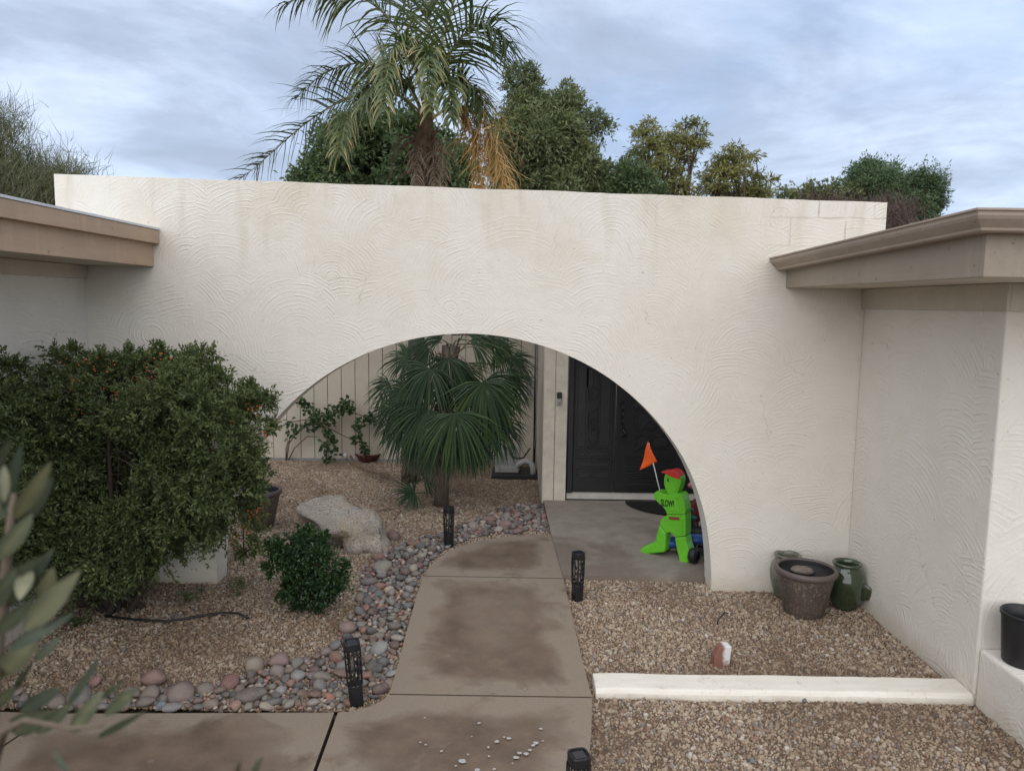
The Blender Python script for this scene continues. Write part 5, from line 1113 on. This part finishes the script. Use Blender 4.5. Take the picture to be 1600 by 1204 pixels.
def fan_blade(parent, base, hub, facing, R_, nseg=40, spread=2.75, tint0=.4, petr=.009, dead=False, droop=.35):
    base, hub = Vector(base), Vector(hub); ax = (hub - base).normalized(); nrm = Vector(facing); nrm = (nrm - ax * nrm.dot(ax)).normalized(); sd = ax.cross(nrm); mb = MB()
    mb.tube(curve(base, hub, 0, 5, .03), [petr, petr * .9, petr * .8, petr * .7, petr * .6], 5, cap=False); V = [tuple(v) for v in mb.v]; Fq = [tuple(f) for f in mb.f]; T = [min(1, tint0 + .3)] * len(V)
    for k in range(nseg):
        a = (k / (nseg - 1) - .5) * 2 * spread; d = (ax * math.cos(a) + sd * math.sin(a) + nrm * .10).normalized(); wd = sd * math.cos(a) - ax * math.sin(a); ln = R_ * (1 - .16 * abs(a)) * rng.uniform(.9, 1.05)
        w0 = 2 * ln * .46 * math.tan(spread / nseg) * .80; nb = len(V); tb = tint0 + rng.uniform(-.25, .25); q = hub.copy(); dd = d.copy(); prof = ((0, .06), (.2, .46), (.36, .78), (.68, .58), (1.0, .05)); last = 0; z = .30 * w0 * (1 if k % 2 else -1)
        for j, (u, wq) in enumerate(prof):
            q = q + dd * (u - last) * ln; last = u; ww = wd * w0 * wq
            V += [tuple(q - ww), tuple(q + nrm * w0 * .5 * wq), tuple(q + ww)]; tv = min(1, max(0, tb + .25 * u * u)); T += [tv] * 3
            dd = (dd + Vector((rng.normal() * .05, rng.normal() * .06, -droop * (.15 if j < 2 else .5) * rng.uniform(.4, 1.6)))).normalized()
        for j in range(len(prof) - 1): a0 = nb + j * 3; Fq += [(a0, a0 + 1, a0 + 4, a0 + 3), (a0 + 1, a0 + 2, a0 + 5, a0 + 4)]
    me = bpy.data.meshes.new('fan_leaf'); me.from_pydata(V, [], Fq); me.materials.append(M['l_fan'] if not dead else M['l_brown']); a_ = me.attributes.new('tint', 'FLOAT', 'POINT'); a_.data.foreach_set('value', T); me.update()
    o = bpy.data.objects.new('fan_leaf', me); COL.objects.link(o); setpar(o, parent); return o
FY = 7.75
fp = thing('fan_palm', 'shaggy fan palm with drooping fan leaves inside the courtyard arch', 'palm', (W(689, 790, FY).x, FY, 0))
mb = MB(); mb.tube([W(689, 792, FY), W(690, 760, FY), W(694, 680, FY), W(700, 600, FY), W(704, 540, FY)], [.085, .075, .08, .085, .09], 12)
for k in range(60):
    a = rng.uniform(0, 2 * PI); py = rng.uniform(560, 700); c = W(698, py, FY); o_ = Vector((math.cos(a), math.sin(a), 0)); mb.tube([c + o_ * .06, c + o_ * .13 + Vector((0, 0, .06)), c + o_ * .16 + Vector((0, 0, .14))], [.018, .012, .004], 4, smooth=False)
mb.build('trunk', M['palm_bark'], fp)
hubs = [  # hub px, depth offset, blade radius (m), direction px (where the blade points)
 (640, 557, -.05, .40, -.9, -.3, 1.9), (735, 532, -.2, .52, .9, -.12, 1.1), (690, 530, -.1, .40, -.5, .3, 1.3), (760, 528, .05, .45, .7, .1, 1.2), (775, 545, .2, .42, .85, -.4, 1.6),
 (672, 576, -.35, .56, -.35, -.9, 1.9), (636, 610, -.15, .48, -.8, -.5, 1.8), (755, 597, -.35, .64, .30, -.95, 2.0), (792, 590, .2, .46, .55, -.8, 1.7),
 (712, 645, -.5, .66, .1, -1, 1.7), (668, 638, -.4, .62, -.3, -.95, 1.6), (635, 655, -.15, .52, -.5, -.85, 1.5), (752, 655, -.3, .56, .4, -.9, 1.5), (690, 665, -.45, .56, -.1, -1, 1.2), (732, 670, -.38, .52, .15, -1, 1.2), (775, 655, .1, .52, .45, -.9, 1.4), (660, 680, -.3, .46, -.2, -1, 1.1), (615, 640, .1, .42, -.5, -.85, 1.5),
 (700, 600, .2, .5, -.1, -1, 1.4), (740, 620, .2, .5, .3, -1, 1.5), (655, 605, .2, .45, -.5, -.9, 1.5), (690, 690, .15, .42, 0, -1, 1.3), (735, 690, .15, .4, .2, -1, 1.3), (700, 560, -.3, .45, -.1, -1, 1.8), (715, 575, -.15, .5, .4, -.9, 1.7), (670, 545, -.1, .42, -.6, -.5, 1.7), (650, 630, -.3, .55, -.4, -.9, 1.6), (770, 620, -.1, .55, .5, -.9, 1.6), (610, 600, .1, .4, -.8, -.5, 1.5), (800, 560, .15, .38, .8, -.5, 1.5), (725, 520, -.1, .5, .3, .5, 1.4)]
for i, (x, y, dy, R_, dx, dz, sp_) in enumerate(hubs):
    hub = W(x, y, FY + dy * .9); bs = W(698 + (x - 698) * .12, y - 22 if dz < -.2 else y + 35, FY + dy * .15); face = Vector((dx * .25, -1, .35 if dz < -.5 else .7)); 
    # petiole then blade hanging along (dx,dz)
    ax = Vector((dx, dy * .3, dz)).normalized(); st_ = hub - ax * .12
    bl_ = fan_blade(fp, st_, hub, face, R_ * 1.05, 44, sp_, (.38 if i in (7, 9) else .08 + rng.uniform(0, .32)), .008, False, .78)
    m_ = MB(); m_.tube(bez([bs, (bs + hub) / 2 + Vector((0, 0, .10)), st_ + Vector((0, 0, .03)), st_], 7), .008, 5, cap=False); m_.build('petiole', M['twig'] if i % 3 else RACH, bl_)
for x, y, dx, dz in ((720, 560, .5, -.8), (740, 580, .6, -.7), (685, 580, -.4, -.9), (700, 570, .1, -1), (735, 545, .9, -.3)):   # fruit stalks
    m_ = MB(); m_.tube(bez([W(700, 560, FY - .1), W(x, y - 20, FY - .3), W(x + dx * 40, y - dz * 30, FY - .4)], 6), .005, 5); m_.build('fruit_stalk', M['twig'], fp)
fan_blade(fp, W(650, 755, FY + .4), W(662, 745, FY + .35), (0, -1, .5), .36, 26, 1.9, .3, .008); fan_blade(fp, W(672, 770, FY), W(648, 770, FY - .1), (0, -1, .8), .30, 24, 1.8, .3, .008)
for x, y, dx in ((665, 700, -.2), (720, 705, .15), (695, 712, 0), (680, 700, -.1), (740, 700, .25), (650, 695, -.3)):
    h_ = W(x, y, FY - .1); ax = Vector((dx, -.1, -1)).normalized(); fan_blade(fp, h_ - ax * .1, h_, (dx * .2, -1, .2), .36, 26, .8, .5, .008, True, .5)

# ------------------------------------------------------------------ trees beyond the wall
GRP = None
poly = [(462, 300), (470, 262), (500, 222), (520, 196), (556, 175), (600, 178), (640, 190), (690, 205), (728, 240), (735, 310), (600, 330), (470, 320)]
tree('broadleaf_tree', 'dense dark green broadleaf tree directly behind the queen palm', (-1.9, 12.6, 0), 1.6, px_clumps(poly, 120, 12.6, .9, (.30, .5), 12), M['l_dense'], 26, 16, .10, .055, .14, 20)
poly = [(768, 310), (768, 215), (775, 175), (800, 165), (806, 128), (822, 122), (842, 150), (870, 155), (888, 146), (912, 170), (925, 200), (918, 240), (945, 262), (965, 285), (985, 310), (900, 340), (780, 340)]
tree('willow_leaf_tree', 'tall grey green tree with feathery top right of the palm', (.6, 15, 0), 2.2, px_clumps(poly, 190, 15, 1.3, (.32, .55), 10) + [(W(x, y, 15), .32) for x, y in ((808, 118), (825, 116), (884, 142), (930, 188), (940, 196), (800, 135), (835, 135))], M['l_big'], 24, 14, .12, .035, .16, 30, tdroop=.35, up=.25)
poly = [(952, 310), (968, 268), (985, 250), (1003, 268), (1030, 300), (1035, 330), (960, 330)]
tree('conifer', 'small dark bushy evergreen between grey green tree and golden tree', (2.3, 14.2, 0), 1.6, px_clumps(poly, 36, 14.2, .5, (.26, .42), 8), M['l_dense'], 22, 13, .09, .04, .09, 8)
def gold(label, base, poly, n, Y, extra):
    tree('golden_leaf_tree', label, base, 2.4, px_clumps(poly, int(n * .8), Y, .8, (.28, .46), 3) + [(W(x, y, Y), .30) for x, y in extra], M['l_gold'], 10, 15, .13, .03, .10, 34, tdroop=.25, twig_r=.006, group='golden leaf trees', zs=.4)
gold('taller golden olive tree with open crown behind the wall centre right', (3.3, 16, 0), [(990, 310), (986, 262), (992, 205), (1018, 192), (1045, 208), (1066, 196), (1094, 198), (1096, 228), (1088, 262), (1075, 310)], 52, 16, ((1000, 200), (1018, 190), (1070, 190), (1090, 192), (1095, 222)))
gold('lower golden olive tree with sparse arching boughs, right of the taller one', (5.0, 16, 0), [(1085, 310), (1108, 262), (1135, 240), (1158, 232), (1182, 244), (1186, 275), (1195, 300), (1150, 315)], 40, 16, ((1148, 228), (1180, 240), (1205, 280), (1192, 296), (1125, 245)))
# pine far right
poly = [(1330, 320), (1320, 275), (1345, 256), (1375, 254), (1398, 268), (1412, 286), (1428, 270), (1448, 266), (1470, 278), (1474, 300), (1466, 330), (1440, 350), (1390, 360), (1340, 350)]
tree('pine_tree', 'dark green pine with rounded lobes beyond right roof', (14.4, 28, 0), 3.6, px_clumps(poly, 110, 28, 2, (.45, .75), 8), M['l_pine'], 36, 14, .16, .045, .25, 26)
def twiggy(name, label, base, ctrs, mat, n, L, Y, up, lean=0, r=.008, lm=None):
    t = thing(name, label, 'tree', base); mb = MB(); b = Vector(base); V = []; Fq = []; T = []
    mb.tube([b - Vector((0, 0, .1)), b + Vector((.05, 0, .8)), b + Vector((0, 0, 1.6))], [.16, .13, .11], 10); top = b + Vector((0, 0, 1.6))
    for (x, y) in ctrs:
        e = W(x, y, Y + random.uniform(-1, 1)); mb.tube(curve(top, e, 0, 6, .10), [.06, .05, .04, .028, .018, .01], 5, cap=False)
        for k in range(n):
            s = np.array(e) + rng.normal(size=3) * .22; d = rng.normal(size=3) * .55 + np.array([lean, 0, up]); d /= np.linalg.norm(d); ln = L * rng.uniform(.5, 1.2); q = s.copy(); w_ = np.cross(d, [0, 1, .2]); w_ /= np.linalg.norm(w_) + 1e-6; nb = len(V); tv = rng.uniform(0, 1)
            for j in range(4):
                rj = r * (1 - j / 3.3); V += [tuple(q - w_ * rj), tuple(q + w_ * rj)]; T += [tv, tv]; q = q + d * ln / 3; d = d + rng.normal(size=3) * .22; d /= np.linalg.norm(d)
            for j in range(3): a = nb + j * 2; Fq.append((a, a + 1, a + 3, a + 2))
    mb.build('trunk', mat, t); np_mesh('crown', V, Fq, lm or mat, t, T)
pv = [(random.uniform(-30, 118), 0) for _ in range(46)]; pv = [(x, random.uniform(262 + max(0, x - 30) * .30, 325)) for x, _ in pv] + [(random.uniform(-25, 4), random.uniform(190, 270)) for _ in range(9)]
twiggy('palo_verde_tree', 'fine twigged green palo verde tree behind the left roof', (-9.6, 13, 0), pv, M['bark'], 190, .36, 13, .9, .12, .0048, M['l_pv'])
rb = [(random.uniform(1255, 1425), 0) for _ in range(30)]; rb = [(x, random.uniform(312 if x < 1300 else 322, 365)) for x, _ in rb]
twiggy('bare_tree', 'bare reddish brown winter tree in front of the pine', (12.0, 24, 0), rb, M['redtwig'], 90, .65, 24, .5, 0, .010)
hd = [(1228, 312), (1250, 306), (1275, 304), (1300, 300), (1300, 316), (1240, 325), (1340, 300), (1280, 318)]
tree('broadleaf_tree', 'low dark distant treetop just over the wall end', (11.3, 27, 0), 2.4, [(W(x, y, 27), .55) for x, y in hd for _ in range(3)], M['l_big'], 14, 12, .15, .08, .16, 6)

# ------------------------------------------------------------------ olive branch close to the camera
ob = thing('olive_tree', 'out of focus young olive tree with grey green leaves in left foreground', 'olive tree', (-.80, .92, 0))
OC = lambda cx, cy, Y: W(cx / 2.297, 680 + cy / 2.297, Y)
mb = MB(); mb.tube([Vector((-.80, .92, -.03)), Vector((-.78, .92, .6)), OC(-60, 1300, .95), OC(-30, 900, .92), OC(10, 600, .92), OC(35, 330, .92), OC(50, 210, .92)], [.02, .018, .014, .010, .007, .005, .003], 8); mb.build('trunk', M['twig'], ob)
mb = MB(); mb.tube([OC(-60, 1300, .95), OC(10, 1060, .90), OC(90, 1020, .88), OC(250, 1050, .85), OC(370, 1040, .83)], [.008, .006, .004, .003, .002], 6); mb.build('branch', M['twig'], ob)
OL = [(10, 270, 78, 30, 42, .1), (15, 240, 15, 105, 40, .9), (55, 300, 186, 92, 62, .85), (95, 310, 192, 145, 44, .15), (-10, 450, 118, 280, 66, .55), (-10, 110, 38, 12, 34, .2), (25, 620, 198, 398, 52, .2), (70, 590, 100, 470, 62, .9), (150, 590, 192, 470, 56, .8), (85, 700, 290, 484, 84, .75), (25, 770, 268, 638, 46, .1), (-20, 720, 115, 590, 62, .4), (-10, 870, 148, 708, 78, .75), (120, 810, 218, 722, 40, .3), (40, 930, 120, 805, 26, .1), (70, 990, 218, 905, 56, .25), (240, 975, 358, 796, 30, .15), (40, 1060, 192, 985, 88, .55), (130, 1070, 262, 960, 52, .4), (250, 1065, 375, 915, 66, .6), (330, 960, 452, 880, 24, .3), (375, 1005, 492, 902, 50, .5), (350, 1085, 530, 985, 28, .3), (190, 1130, 245, 1215, 24, .35), (-40, 640, 60, 470, 60, .3), (-30, 330, 40, 170, 50, .3), (-40, 980, 60, 900, 60, .45), (20, 520, 160, 430, 44, .3), (850, 1215, 862, 1166, 20, .5), (905, 1220, 944, 1150, 26, .4)]
LM = None
for i, (x0, y0, x1, y1, wd, tn) in enumerate(OL):
    Y = .90 + rng.uniform(-.07, .07); a = OC(x0, y0, Y + .01); b = OC(x1, y1, Y + rng.uniform(-.05, .05)); ax = b - a; L_ = ax.length; ax.normalize(); vw = (CAM - a).normalized(); sd = ax.cross(vw).normalized(); nr = sd.cross(ax); wq = wd / 2.297 / F_PX * Y * .52
    sd = (sd + nr * rng.uniform(-.5, .5)).normalized(); V = []; prof = [(0, .08), (.12, .5), (.3, .9), (.5, 1.0), (.7, .86), (.88, .5), (1, .04)]
    for u, wv in prof: c = a + ax * L_ * u + nr * (math.sin(u * PI) * L_ * .06); V += [c - sd * wq * wv + nr * wq * wv * .18, c, c + sd * wq * wv + nr * wq * wv * .18]
    Fq = []
    for j in range(len(prof) - 1): k = j * 3; Fq += [(k, k + 1, k + 4, k + 3), (k + 1, k + 2, k + 5, k + 4)]
    np_mesh('leaf', [tuple(v) for v in V], Fq, M['l_olive'], ob, [min(1, max(0, tn - .10 + (.22 if q % 3 == 1 else -.08) + rng.uniform(-.12, .12))) for q in range(len(V))], True)
